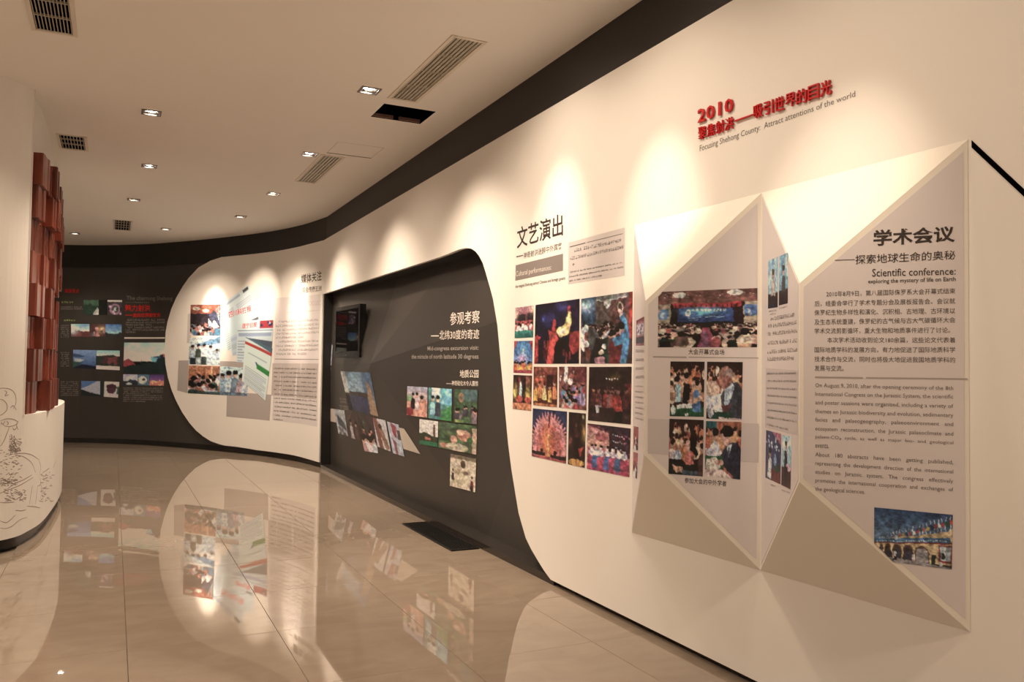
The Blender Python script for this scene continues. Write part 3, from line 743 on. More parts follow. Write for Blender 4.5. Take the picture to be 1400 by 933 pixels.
def p_darkstage(im):
    im.fill((38, 16, 16)).rect(.85, .3, 1, .65, (110, 20, 22)).glow(.6, .2, .12, .08, (130, 90, 20), .6)
    for x in (.44, .5, .56, .62, .68): im.ell(x, .22, .012, .014, (255, 250, 220)); im.ell(x, .37, .012, .014, (245, 230, 200))
    for x, c, sz in ((.25, (180, 140, 130), .1), (.25, (120, 40, 35), .09), (.42, (130, 25, 25), .1), (.52, (150, 80, 75), .1), (.6, (140, 35, 30), .1), (.7, (175, 30, 25), .13), (.88, (90, 25, 25), .1), (.12, (80, 25, 25), .09)): im.figure(x, .42, sz, c, hair=(60, 15, 15), skin=(150, 80, 60))
    im.rect(.2, .7, .27, .92, (170, 150, 145)).rect(0, .85, 1, 1, (55, 28, 25)).rect(.62, .78, .8, 1, (10, 6, 6)).noise(.5, 18)
photo(MAIN, [(805.8,502.1),(863.8,501.7),(862.6,580.8),(804.2,575)], p_darkstage, 'dark photo of red robed figures under two rows of small lights', 8, group=GW)
def p_peacock(im):
    im.grad((30, 40, 80), (45, 50, 90), 0, .4)
    ang = np.arctan2(im.Y - .75, im.X - .5); d = np.sqrt(((im.X-.5)/.52)**2 + ((im.Y-.75)/.66)**2)
    edge = 1 + .09 * np.sin(ang * 46); im.put(d < edge, (225, 110, 110)); im.put((d < .72), (230, 90, 75)); im.put((d < .66), (185, 60, 55)); im.put((d < .6) & (np.sin(ang * 60) > 0), (215, 90, 75)); im.put(d < .38, (225, 75, 45))
    im.put((d < edge) & (np.sin(ang*70) > .7), (245, 155, 150), .6)
    im.glow(.45, .6, .12, .25, (245, 110, 50)).rect(.42, .55, .54, .98, (240, 110, 50)).rect(.46, .5, .5, .98, (250, 170, 80)).ell(.5, .24, .02, .12, (120, 30, 40)).rect(0, .86, .4, .93, (40, 20, 20)).rect(.55, .88, 1, .96, (40, 20, 20)).rect(0, .95, 1, 1, (190, 60, 60))
    im.ell(.3, .83, .04, .03, (50, 20, 20)).ell(.68, .84, .05, .04, (50, 20, 20)).ell(.02, .82, .03, .03, (60, 30, 20)).noise(.15, 16)
photo(MAIN, [(728.8,558.6),(775.4,563.1),(774.1,634.2),(727.2,623.9)], p_peacock, 'photo of a huge pink feathered fan behind dancers on stage', 9, group=GW)
def p_narrow(im):
    im.fill((45, 18, 14)).glow(.9, .35, .12, .15, (240, 170, 50)).glow(.85, .08, .06, .04, (230, 200, 130)).figure(.45, .2, .13, (95, 30, 25), skin=(120, 60, 50), hair=(50, 20, 20)).rect(.35, .45, .65, .85, (30, 10, 10)).ell(.5, .93, .45, .07, (230, 140, 50)).glow(.1, .55, .12, .1, (150, 70, 60)).poly([(.6, .65), (.9, .62), (.7, .8)], (190, 40, 30)).noise(.45, 12)
photo(MAIN, [(778.1,563.6),(801.2,565.8),(799.6,640.1),(776.7,634.8)], p_narrow, 'narrow dark photo of a seated figure with a golden glow', 10, group=GW)
def p_dancers(im):
    im.fill((215, 110, 110)).grad((215, 120, 115), (235, 150, 120), .1, .5).poly([(.2, 0), (1, 0), (1, .15), (.52, .15), (.5, .12)], (50, 25, 40)).rect(.53, .12, 1, .62, (55, 22, 38)).ell(.35, .26, .15, .1, (185, 75, 80)).poly([(0, 0), (.2, 0), (.53, .13), (.53, .16), (0, .04)], (120, 40, 50))
    for y in (.17, .31, .44):
        for k in range(5): im.ell(.62 + k*.045, y + k*.008, .013, .012, (245, 230, 235))
    im.dots(20, .75, 1, .15, .6, [(150, 60, 90), (90, 30, 60), (190, 90, 110)], .02)
    for x, c in ((.12, (200, 40, 80)), (.22, (40, 95, 150)), (.35, (215, 45, 85)), (.5, (45, 90, 150)), (.62, (210, 50, 90)), (.75, (50, 90, 140)), (.88, (205, 40, 80))):
        im.ell(x, .82, .1, .2, c); im.ell(x, .6, .07, .07, (240, 215, 225)); im.ell(x, .5, .035, .05, (235, 190, 180)); im.ell(x, .46, .035, .03, (30, 15, 20))
    im.rect(0, .93, 1, 1, (200, 30, 70), .7).noise(.25, 18)
photo(MAIN, [(803.6,579.1),(862.6,586.2),(860.6,652.9),(802.4,641)], p_dancers, 'photo of dancers in pink and blue skirts before a pink backdrop', 11, group=GW)

# heading of the performances section
text(MAIN, '文艺演出', [(707,311.5),(769.8,291),(769.8,322),(707,340.4)], TEXTD, 'large dark Chinese heading of four characters above the performance photos', .012)
text(MAIN, '——', [(706,350.5),(715.4,348.5),(715.4,350),(706,352.4)], TEXTG, 'thin dash before the small Chinese subtitle above the performance photos')
text(MAIN, '神奇射洪迷醉中外宾客', [(716,345.4),(768.4,331.2),(768.4,340.8),(716,354.2)], TEXTG, 'small Chinese subtitle under the large heading over the performance photos', .006)
k = patch(MAIN, [(705.1,363),(769.8,346.9),(769.8,370.4),(704.5,384.2)], mat('grey_title_bar', (0.23, 0.205, 0.20), .45)); tag(k, 'small grey printed bar with white English words', 'print')
text(MAIN, 'Cultural performances:', [(705.6,371.2),(754,362),(754,371),(705.4,380.5)], TEXTW, 'white English words on the small grey bar', .0)
text(MAIN, 'the magical Shehong attract Chinese and foreign guests', [(704.8,389.8),(773,377.8),(773,383.6),(704.8,395.6)], TEXTD, 'tiny dark English line just under the grey bar', .004)
k = patch(MAIN, [(777.3,331.9),(854.3,311.2),(854.3,377),(777,389)], GREYP2); tag(k, 'pale grey printed text sheet right of the performances heading', 'print')
k = patch(MAIN, [(779.1,337.2),(800.5,331.6),(800.5,333),(779.1,338.6)], TEXTG, off=.004); tag(k, 'short dark rule on the pale grey text sheet', 'line')
k = patch(MAIN, [(803,331.3),(851.8,319.2),(851.8,320.0),(803,332.1)], TEXTG, off=.004); tag(k, 'long thin rule on the pale grey text sheet', 'line')
para(MAIN, [(785,342.6,852.8,328.1),(779.1,354.1,852.8,337.5),(779.1,362,786.5,360.8)], TEXTG, 'blurred Chinese lines on the pale grey text sheet', True, 2.3)
para(MAIN, [(778.6,372.6,852.5,358.4),(778.6,378.5,852.5,364.8),(778.6,384.2,823.5,376.5)], TEXTD, 'tiny blurred English lines at the foot of the pale grey text sheet', False, 1.3)

# raised red title
def raised(chars, q, label, bold, name='raised_letters'):
    root = None; n = len(chars); o0 = None
    c0_ = MAIN.pos(*MAIN.hit(q[3]), 0); root = empty(name, c0_); tag(root, label, 'sign')
    def lp(a, b, t): return (a[0] + (b[0]-a[0])*t, a[1] + (b[1]-a[1])*t)
    # even spacing along the wall, not along the picture
    c = quad_uv(MAIN, q)
    class Sub:
        def hit(s, p): return p
        def pos(s, u, v, off=0.0): return MAIN.pos(u, v, 0.0) + V((-off, 0, 0))
    S = Sub()
    for i, ch in enumerate(chars):
        g = .06 if ch not in '0123456789' else .08
        s0, s1 = (i + g) / n, (i + 1 - g) / n
        if ch == '1': s0, s1 = (i + .40) / n, (i + .64) / n
        mb = MB(); text_into(mb, S, ch, [bil(c, s0, 0), bil(c, s1, 0), bil(c, s1, 1), bil(c, s0, 1)], bold, .013, .010)
        mb.v = [tuple(V(x) - c0_) for x in mb.v]
        link_mesh('letter', mb.v, mb.f, REDPL, root)
    return root
raised('2010', [(955.4,150.9),(1005.2,133.1),(1005.2,151.8),(955.4,168.9)], 'raised red numerals 2010 high on the white wall', .012)
raised('聚焦射洪', [(956,175.4),(1005.6,159.1),(1005.2,175.8),(956.6,192.1)], 'raised red Chinese letters right under the numerals 2010', .004)
raised('吸引世界的目光', [(1031.8,145.7),(1139.8,107.6),(1139.8,128.1),(1032.1,163.4)], 'larger raised red Chinese letters right of the numerals 2010', .005)
mb = MB(); c = quad_uv(MAIN, [(1006.5,165.2),(1031.2,156.5),(1031.2,158),(1006.5,166.9)])
pts = [MAIN.pos(*x, 0) + V((-.013, 0, 0)) for x in c]; mb.prism(pts, (.010, 0, 0)); k = mb.build('raised_dash', REDPL); tag(k, 'thin raised red dash between the two groups of red Chinese letters', 'sign')
text(MAIN, 'Focusing Shehong County:  Attract attentions of the world', [(956.9,199.0),(1169.5,124.0),(1169.5,134.6),(956.9,209.9)], TEXTG, 'grey English line under the raised red title', .0)

# ---- narrow left flank of the folded display
para(PL0, [(869.5,480+12*i, 880.8, 480+12*i - .3*(i-1)) for i in range(4)], TEXTG, 'blurred Chinese lines on the narrow left flank of the folded display', True, 2.0, off=.009)
para(PL0, [(868.5,528+7.2*i, 879.8, 528.6+7.6*i) for i in range(7)], TEXTG, 'blurred English lines on the narrow left flank of the folded display', False, 1.3, off=.009)
def p_cert(im): im.fill((190, 90, 95)).rect(0, 0, 1, .12, (150, 30, 35)).rect(.1, .2, .9, .6, (225, 200, 205)).dots(14, .15, .85, .25, .55, [(120, 70, 90), (90, 60, 110)], .05).rect(.05, .65, .95, .9, (60, 50, 60)).noise(.3, 8)
def p_redp(im): im.fill((190, 70, 70)).crowd(5, .3, .7, .14, [(240, 220, 215), (60, 40, 45), (180, 40, 45)]).noise(.3, 8)
GS = 'photographs on the folded white display'
photo(PL0, [(870.4,438.7),(881.2,432.9),(881.2,472.4),(869.6,473)], p_cert, 'narrow red photo at the top of the flank beside the banquet photo', 12, off=.009, group=GS)
photo(PL0, [(866.9,582.8),(873.4,584.4),(872.7,616.4),(866.2,614.5)], p_redp, 'upper of two tiny red photos low on the narrow left flank', 13, off=.009, group=GS)
photo(PL0, [(866.3,618),(872.7,620),(871.3,655.5),(865.4,650.6)], p_redp, 'lower of two tiny red photos low on the narrow left flank', 14, off=.009, group=GS)

# ---- wide panel with the opening ceremony
def p_hall(im):
    im.fill((140, 80, 70)).grad((125, 65, 55), (150, 80, 65), 0, .3).ell(.22, .08, .075, .05, (255, 235, 215)).ell(.78, .06, .085, .055, (255, 235, 215)).dots(26, .05, .95, .03, .2, [(235, 190, 160)], .007)
    im.rect(0, .22, .14, .6, (185, 150, 115)).rect(.86, .22, 1, .6, (185, 150, 115)).rect(.01, .32, .1, .5, (70, 120, 170)).rect(.87, .28, .99, .46, (55, 105, 165)).rect(.03, .38, .06, .48, (150, 170, 190)).rect(.9, .34, .93, .44, (160, 175, 195))
    im.rect(.13, .22, .87, .3, (35, 12, 12)).rect(.16, .22, .84, .31, (190, 25, 35))
    for k in range(13): im.rect(.18 + k*.051, .25, .195 + k*.051, .3, (90, 15, 20))
    im.rect(.13, .3, .24, .58, (30, 12, 15)).rect(.74, .3, .86, .58, (40, 14, 18)).rect(.22, .31, .76, .58, (20, 55, 120)).glow(.45, .37, .2, .07, (70, 190, 225)).ell(.31, .39, .032, .05, (225, 235, 235)).ell(.31, .39, .018, .03, (120, 160, 170))
    for k in range(9): im.ell(.37 + k*.038, .35, .014, .022, (220, 240, 235))
    im.rect(.3, .46, .45, .47, (150, 190, 220)).rect(.48, .46, .68, .47, (150, 190, 220)).rect(.31, .5, .42, .51, (130, 170, 210)).rect(.22, .55, .76, .6, (10, 30, 25))
    im.rect(0, .58, 1, 1, (35, 22, 20)).poly([(.46, .66), (.52, .66), (.64, 1), (.4, 1)], (165, 45, 75)).poly([(.46, .7), (.5, .7), (.53, 1), (.44, 1)], (150, 70, 105)).poly([(.42, .65), (.46, .65), (.41, 1), (.36, 1)], (20, 14, 12))
    cols = [(235, 170, 130), (225, 190, 150), (190, 70, 70), (160, 130, 110), (240, 190, 150), (90, 60, 55), (245, 205, 170)]
    im.crowd(60, .57, .66, .022, cols, x0=0, x1=.43, asp=1.0).crowd(60, .57, .66, .022, cols, x0=.55, x1=1, asp=1.0)
    im.crowd(12, .66, .82, .045, cols, x0=0, x1=.36, asp=.9).crowd(16, .66, .84, .05, cols, x0=.6, x1=1, asp=.9)
    im.ell(.24, .9, .08, .12, (115, 75, 60)).ell(.24, .76, .03, .05, (15, 10, 10)).ell(.08, .93, .06, .12, (12, 12, 12)).rect(.17, .96, .29, 1, (225, 170, 120)).ell(.88, .88, .075, .12, (240, 190, 150)).ell(.87, .73, .04, .06, (15, 10, 10)).rect(.81, .94, .94, 1, (205, 140, 95)).ell(.76, .95, .05, .09, (15, 25, 20)).rect(.02, .85, .18, .9, (20, 70, 50), .8).noise(.28, 30)
photo(PL1, [(900.1,399.5),(1035.6,394.1),(1035.1,475),(899.5,475.2)], p_hall, 'wide photo of a conference hall with a blue stage backdrop', 15, off=.010, group=GS, mask=lambda s, t: s/.045 + t/.09 > 1)
text(PL1, '大会开幕式会场', [(941.4,477.2),(990.4,478.2),(990.4,485.6),(941.4,485.2)], TEXTD, 'small Chinese caption below the wide conference hall photo', .004, off=.010)
k = patch(PL1, [(892.9,487.2),(939,487.8),(939,489.8),(892.9,489.1)], TEXTL, off=.009); tag(k, 'short grey rule under the conference hall photo, left piece', 'line')
k = patch(PL1, [(941.5,487.9),(1037,489.2),(1037,490.3),(941.5,489.4)], TEXTL, off=.009); tag(k, 'long thin grey rule under the conference hall photo, right piece', 'line')
k = patch(PL1, [(886,572.6),(1037.5,579.7),(1036.5,632.7),(886,620.5)], mat('lilac_band', (.55, .52, .545), .45), off=.008); tag(k, 'slightly darker lilac band behind the four audience photos', 'print')
def aud_bg(im, y1=.45):
    im.fill((45, 20, 18)).crowd(26, .05, y1, .08, [(215, 110, 60), (235, 160, 110), (190, 70, 45), (240, 190, 150)], hair=(50, 20, 15), skin=(225, 130, 90)); return im
def p_q1(im):
    aud_bg(im); im.rect(0, .55, 1, .72, (195, 120, 85)).grad((15, 95, 50), (10, 70, 40), .82, 1).figure(.25, .35, .12, (150, 190, 210)).ell(.2, .32, .09, .06, (25, 15, 15)).figure(.48, .3, .15, (18, 15, 20), skin=(215, 140, 110)).ell(.38, .32, .05, .07, (220, 150, 120)).figure(.78, .42, .15, (50, 110, 165)).ell(.68, .42, .06, .07, (225, 160, 130)).poly([(.5, .72), (.9, .6), (.95, .68), (.6, .8)], (225, 160, 130)).poly([(.2, .78), (.62, .76), (.65, .84), (.22, .85)], (235, 225, 225)).ell(.1, .88, .07, .09, (210, 215, 215)).ell(.5, .96, .05, .03, (230, 230, 225)).noise(.18, 18)
photo(PL1, [(916.8,494.4),(963.5,494.8),(962.2,570.3),(915.7,569.4)], p_q1, 'photo of two seated people in black and blue at a green table', 16, off=.010, group=GS)
def p_q2(im):
    aud_bg(im, .35); im.ell(.15, .5, .22, .18, (235, 175, 140)).poly([(.42, .55), (.62, .36), (.85, .34), (1, .5), (1, 1), (.4, 1)], (55, 58, 66)).ell(.52, .28, .19, .2, (190, 110, 85)).ell(.62, .22, .12, .1, (165, 120, 105)).ell(.58, .36, .13, .11, (170, 90, 70)).poly([(.5, .48), (.72, .36), (.78, .42), (.6, .78), (.5, .72)], (190, 200, 215)).poly([(0, .6), (.4, .56), (.42, .78), (.15, .85), (0, .82)], (220, 215, 225)).poly([(.2, .78), (.45, .74), (.55, .85), (.25, .88)], (235, 230, 235)).rect(.15, .88, .7, 1, (10, 70, 50)).ell(.12, .85, .1, .12, (200, 185, 190)).rect(.35, .96, 1, 1, (225, 175, 160)).poly([(.42, .75), (.7, .72), (.6, .86), (.48, .86)], (110, 45, 45)).noise(.15, 16)
photo(PL1, [(966.9,494.8),(1015.6,495.3),(1014.1,574.6),(965.6,572.6)], p_q2, 'photo of a balding man in a grey suit reading a sheet of paper', 17, off=.010, group=GS)
def p_q3(im):
    aud_bg(im, .42); im.figure(.1, .45, .13, (225, 190, 190)).figure(.26, .45, .16, (190, 200, 220), hair=(215, 170, 120)).rect(0, .72, .4, .8, (25, 15, 18)).figure(.6, .48, .17, (225, 95, 85)).ell(.68, .42, .12, .14, (18, 10, 12)).poly([(.72, .4), (.85, .6), (.78, .68), (.66, .55)], (18, 10, 12)).ell(.55, .46, .07, .09, (230, 150, 125)).rect(0, .8, 1, 1, (25, 30, 25)).poly([(.1, .82), (.4, .86), (.45, .95), (.2, .94)], (225, 150, 110)).poly([(.4, .9), (1, .92), (1, 1), (.4, 1)], (60, 80, 90)).figure(.95, .5, .15, (90, 50, 45)).noise(.18, 18)
photo(PL1, [(915.3,572.8),(962.2,574.6),(960.9,651.9),(914,648.1)], p_q3, 'photo of a woman in a coral top', 18, off=.010, group=GS)
def p_q4(im):
    im.fill((190, 90, 55)).noise(.3, 8).crowd(10, .08, .25, .1, [(235, 150, 90), (200, 80, 50)]).rect(0, 0, .3, .12, (10, 90, 90)).figure(.28, .25, .2, (230, 215, 225)).poly([(0, .5), (.4, .45), (.5, .6), (.1, .68)], (225, 205, 215)).poly([(.45, .58), (.62, .38), (.9, .36), (1, .48), (1, 1), (.85, 1), (.5, .78)], (36, 38, 58)).ell(.58, .28, .13, .15, (225, 150, 125)).ell(.62, .17, .17, .1, (15, 10, 12)).poly([(.6, .44), (.74, .38), (.66, .62)], (220, 220, 235)).rect(.64, .46, .67, .6, (90, 100, 130)).rect(0, .62, .5, .85, (20, 95, 50)).poly([(.05, .68), (.3, .63), (.45, .8), (.3, .9), (0, .85)], (235, 205, 180)).ell(.4, .73, .12, .05, (225, 150, 120)).poly([(0, .88), (.5, .84), (.8, 1), (0, 1)], (240, 190, 170)).noise(.12, 16)
photo(PL1, [(965.4,575.9),(1014.1,577.3),(1011.9,656),(963.5,650.9)], p_q4, 'photo of a man in a dark suit writing at a green table', 19, off=.010, group=GS)
text(PL1, '参加大会的中外学者', [(936,653),(993.4,657.6),(993.0,665.6),(936,660.6)], TEXTD, 'small Chinese caption below the four audience photos', .004, off=.010)

# ---- narrow inner flank
def suit(bg, c1):
    def f(im):
        im.fill(bg).dots(12, 0, 1, 0, .35, [(200, 225, 230), (60, 140, 190), (110, 180, 210)], .12).rect(0, .7, 1, 1, (25, 25, 30)).figure(.5, .32, .17, c1, asp=1.7).rect(.3, .75, .75, 1, (30, 22, 25)).noise(.12, 10)
    return f
photo(PL2, [(1050.8,356.6),(1064.3,351.4),(1063.7,420.3),(1050.6,422.2)], suit((150, 195, 210), (190, 160, 140)), 'photo of a person in a tan suit on the inner flank, upper left', 20, off=.009, group=GS)
photo(PL2, [(1066.2,350.5),(1077.8,345.4),(1077.6,414.9),(1065.3,417.9)], suit((90, 170, 200), (60, 50, 45)), 'photo of a person in a dark suit on the inner flank, upper right', 21, off=.009, group=GS)
para(PL2, [(1051.5,426,1062,424.5),(1053,430,1061,429),(1066,421.6,1077,419)], TEXTG, 'tiny caption marks under the upper photos of the inner flank', True, 1.1, off=.009)
para(PL2, [(1054,436.5,1088.5,430),(1050.5,446.5,1090,440.6),(1050.2,457,1090.7,452.2),(1050,469.4,1090.7,465.6),(1049.8,481.5,1090.7,478.2),(1049.8,491.6,1086,489.7)], TEXTG, 'blurred Chinese paragraph on the narrow inner flank', True, 2.6, off=.009)
k = patch(PL2, [(1047.5,503.5),(1091.8,506.9),(1090.8,595.8),(1046.4,584.5)], mat('lilac_band', (.55, .52, .545), .45), off=.008); tag(k, 'darker lilac block behind the English text of the inner flank', 'print')
para(PL2, [(1049,510.7+9.9*i,1089.6 if i < 7 else 1078,510.3+11.0*i) for i in range(8)], TEXTG, 'blurred English paragraph on the narrow inner flank', False, 1.7, off=.011)
def p_r3(im): im.fill((35, 50, 100)).poly([(.4, 0), (1, 0), (1, .25)], (200, 90, 110)).dots(16, .05, .9, .1, .35, [(200, 210, 235)], .03).figure(.3, .45, .16, (235, 225, 225), asp=1.2).ell(.62, .55, .08, .12, (110, 140, 175)).rect(.4, .75, 1, 1, (120, 25, 35)).ell(.75, .72, .16, .08, (20, 70, 40)).noise(.15, 10)
photo(PL2, [(1048,588.4),(1068.7,593.5),(1067.6,662.6),(1046.9,653.2)], p_r3, 'photo of a speaker in white before a blue banner, low on the inner flank', 22, off=.009, group=GS)
def p_r4(im): im.fill((150, 200, 215)).dots(8, 0, 1, 0, .3, [(220, 235, 240)], .1).figure(.42, .2, .14, (35, 30, 40), asp=1.5).rect(0, .62, 1, 1, (80, 25, 30)).ell(.7, .6, .25, .07, (225, 160, 170)).rect(.3, .6, .6, .95, (20, 15, 20)).noise(.12, 10)
photo(PL2, [(1070.1,595.1),(1082.9,597.6),(1081.3,669.6),(1068.7,663.3)], p_r4, 'narrow photo of a dark suited figure, low right on the inner flank', 23, off=.009, group=GS)
para(PL2, [(1054,663,1060.5,665.2),(1069,670,1080.5,674.5)], TEXTG, 'tiny caption marks under the lower photos of the inner flank', True, 1.0, off=.009)

# ---- right panel: scientific conference
text(PL3, '学术会议', [(1194.2,314.7),(1305.6,308.4),(1305.6,331.2),(1194.2,337.3)], TEXTD, 'large dark Chinese heading on the right panel', .026, off=.010)
k = patch(PL3, [(1141.4,355.6),(1168.5,354.6),(1168.5,355.6),(1141.4,356.6)], TEXTG, off=.010); tag(k, 'thin line before the Chinese subtitle of the right panel', 'line')
text(PL3, '探索地球生命的奥秘', [(1169.7,348.9),(1306,342.3),(1306,354.8),(1169.7,361.8)], TEXTD, 'Chinese subtitle of nine characters on the right panel', .004, off=.010)
text(PL3, 'Scientific conference:', [(1192.4,367.9),(1306.6,366),(1306.6,375.9),(1192.4,378.6)], TEXTD, 'larger English subtitle reading Scientific conference', .006, off=.010)
text(PL3, 'exploring the mystery of life on Earth', [(1187,382.2),(1306.6,378.6),(1306.6,386.3),(1187,389.5)], TEXTD, 'small English subtitle line about life on Earth', .008, off=.010)
def lines(surf, rows, hh, m, label, bold=.0, off=.010):
    mb = MB()
    for t, x0, y0, x1, y1 in rows:
        desc = any(ch in t for ch in 'gpqy,') and not any(ord(ch) > 3000 for ch in t)
        lo = hh * (1.0 if not desc else 1.45)
        text_into(mb, surf, t, [(x0, y0-hh), (x1, y1-hh), (x1, y1+lo), (x0, y0+lo)], bold, off)
    o = link_mesh('text_block', mb.v, mb.f, m); tag(o, label, 'lettering'); return o
def cy(y): return 280 + y / 3.8875
L = 1113.7; R_ = 1306
lines(PL3, [('2010年8月9日，第八届国际侏罗系大会开幕式结束', 1129.9, cy(476), R_, cy(459)), ('后，组委会举行了学术专题分会及展板报告会。会议就', L, cy(527), R_, cy(512)),
            ('侏罗纪生物多样性和演化、沉积相、古地理、古环境以', L, cy(574), R_, cy(564)), ('及生态系统重建，侏罗纪的古气候与古大气碳循环大会', L, cy(625), R_, cy(613)),
            ('学术交流剪影循环，重大生物和地质事件进行了讨论。', L, cy(672), 1299, cy(667)), ('本次学术活动收到论文180余篇，这些论文代表着', 1131, cy(720), R_, cy(720)),
            ('国际地质学科的发展方向，有力地促进了国际地质科学', L, cy(772), R_, cy(772)), ('技术合作与交流，同时也将极大地促进我国地质学科的', L, cy(821), R_, cy(826)),
            ('发展与交流。', L, cy(869), 1153.5, cy(870))], 3.9, mat('soft_dark_ink', (.085, .07, .068), .5), 'nine line Chinese paragraph on the right panel', .0)
k = patch(PL3, [(1114.4,514.9),(1180,516),(1180,517.9),(1114.4,516.9)], TEXTL, off=.010); tag(k, 'short thick grey rule below the Chinese paragraph of the right panel', 'line')
k = patch(PL3, [(1183.9,515.9),(1323,517.6),(1323,519.2),(1183.9,517.6)], TEXTL, off=.010); tag(k, 'long thin grey rule running to the right edge of the right panel', 'line')
def ey(y): return 500 + y / 3.109
RE = 1303.3; LE = 1114.8
EN = [('On August 9, 2010, after the opening ceremony of the 8th', 84, 97), ('International Congress on the Jurassic System, the scientific', 121, 133), ('and poster sessions were organized, including a variety of', 157, 173),
      ('themes on Jurassic biodiversity and evolution, sedimentary', 195, 212), ('facies   and   palaeogeography,   palaeoenvironment   and', 230, 250), ('ecosystem  reconstruction,  the  Jurassic  palaeoclimate  and', 268, 291),
      ('palaeo-CO₂  cycle,  as  well  as  major  bio-  and  geological', 304, 330), ('About   180   abstracts   have   been   getting   published,', 378, 412),
      ('representing  the  development  direction  of  the  international', 415, 452), ('studies   on   Jurassic   system.   The   congress   effectively', 452, 492), ('promotes  the  international  cooperation  and  exchanges  of', 488, 528)]
rows = [(t, LE, ey(a), RE, ey(b)) for t, a, b in EN] + [('events.', LE, ey(341), 1133.5, ey(343)), ('the geological sciences.', LE, ey(524), 1182.5, ey(538))]
lines(PL3, rows, 2.9, TEXTG, 'thirteen line grey English text on the right panel', .0)
def p_build(im):
    im.grad((20, 65, 110), (90, 130, 165), 0, .62)
    for k in range(26):
        t = k / 25; x = .02 + .94 * (t ** 1.35); yt = .62 - .55 * (t ** 1.25) - .0; yb = .66 - .3 * t ** 1.1
        im.rect(x, max(.02, yt - .04), x + .004 + .006*t, yb, (205, 215, 225)); c = [(200, 40, 45), (225, 225, 225), (190, 30, 35), (40, 90, 60), (220, 60, 40), (230, 190, 60), (30, 50, 90)][k % 7]
        im.poly([(x, yt+.02), (x+.012+.035*t, yt+.05), (x+.01+.03*t, yt + .08 + .05*t), (x, yt+.06+.05*t)], c)
    im.poly([(.13, .56), (.95, .32), (1, .2), (1, 1), (0, 1), (0, .62), (.13, .58)], (225, 175, 115)).poly([(0, .58), (.96, .42), (.97, .53), (0, .66)], (30, 105, 155)).poly([(0, .655), (1, .52), (1, .545), (0, .675)], (150, 40, 45))
    im.ell(.29, .52, .026, .045, (205, 220, 225))
    for k in range(8): im.ell(.05 + k*.03, .625 - k*.004, .008, .011, (230, 240, 245))
    for k in range(28): im.rect(.3 + k*.022, .59 - k*.0037 - .006, .312 + k*.022, .6 - k*.0037 + .006, (220, 232, 240))
    for x, wd, y in ((.1, .03, .76), (.19, .04, .75), (.3, .05, .74), (.44, .065, .73), (.62, .085, .72)):
        im.ell(x, y, wd, .09, (120, 75, 50)); im.rect(x-wd, y, x+wd, .96, (60, 40, 40)); im.ell(x, y+.02, wd*.85, .08, (165, 145, 140) if x > .5 else (70, 50, 50)); im.rect(x-wd*.85, y+.02, x+wd*.85, .93, (60, 55, 70) if x != .62 else (150, 135, 130))
    im.rect(.74, .78, .8, .95, (30, 45, 35)).rect(.83, .58, .99, .88, (170, 40, 45)).rect(.85, .6, .97, .85, (165, 175, 175)).rect(.9, .6, .912, .85, (225, 225, 225)).rect(.86, .72, .9, .82, (40, 45, 50)).rect(.8, .92, 1, .98, (60, 40, 40))
    im.poly([(0, .88), (.3, .9), (1, .97), (1, 1), (0, 1)], (150, 135, 130)).ell(.51, .84, .022, .06, (235, 215, 205)).ell(.51, .77, .012, .018, (40, 30, 30)).rect(.5, .88, .53, .96, (190, 150, 140)).ell(.27, .83, .02, .06, (210, 205, 205)).rect(.25, .87, .29, .94, (35, 30, 40)).ell(.87, .92, .02, .04, (215, 215, 210)).noise(.08, 20)
photo(PL3, [(1195.3,693.9),(1302.7,704.2),(1301.5,779.1),(1195.1,765.5)], p_build, 'photo of a yellow arcaded building with a blue banner and flagpoles', 24, off=.010, group=GS, mask=lambda s, t: not (t > .68 + 1.25*s))

# ================================================================== MEDIA WALL
GM = 'pictures on the rounded white wall panel'
k = patch(MEDIA, [(256.9,429.5),(262,429),(261,469),(255.5,469.5)], GREYP2, nx=2); tag(k, 'slim grey printed strip left of the upper crowd photo', 'print')
k = patch(MEDIA, [(244,493.2),(258,493.0),(256.5,537.8),(242.3,534.2)], GREYP, nx=3); tag(k, 'small grey printed block left of the lower crowd photos', 'print')
k = patch(MEDIA, [(310.3,536),(371,540),(368.6,575.6),(309.4,570)], GREYP, nx=10); tag(k, 'grey printed block below the newspapers', 'print')
k = patch(MEDIA, [(300.8,494),(337,495),(337,504),(300.8,502)], GREYP, nx=6, off=.003); tag(k, 'thin grey printed strip between the newspapers and the lower photos', 'print')
def p_a1(im): im.fill((60, 30, 30)).grad((190, 75, 45), (160, 60, 35), 0, .3).ell(.2, .12, .12, .06, (255, 220, 170)).ell(.5, .2, .1, .05, (255, 210, 160)).poly([(0, .28), (1, .3), (1, .6), (0, .6)], (45, 30, 35)).crowd(30, .55, .85, .07, [(200, 90, 70), (110, 60, 60), (60, 120, 140), (220, 180, 160)]).poly([(.6, .35), (.75, .2), (.95, .35), (1, .7), (.8, .75)], (60, 60, 85)).poly([(.58, .42), (.72, .6), (.8, .5), (.95, .7), (.8, .78), (.6, .62)], (235, 190, 170)).rect(.78, .75, 1, 1, (60, 130, 160)).noise(.2, 12)
photo(MEDIA, [(260.7,417.1),(301.9,416.5),(301.2,459.2),(259.8,458.8)], p_a1, 'photo of a crowd under orange hall lights with a photographer in front', 31, group=GM)
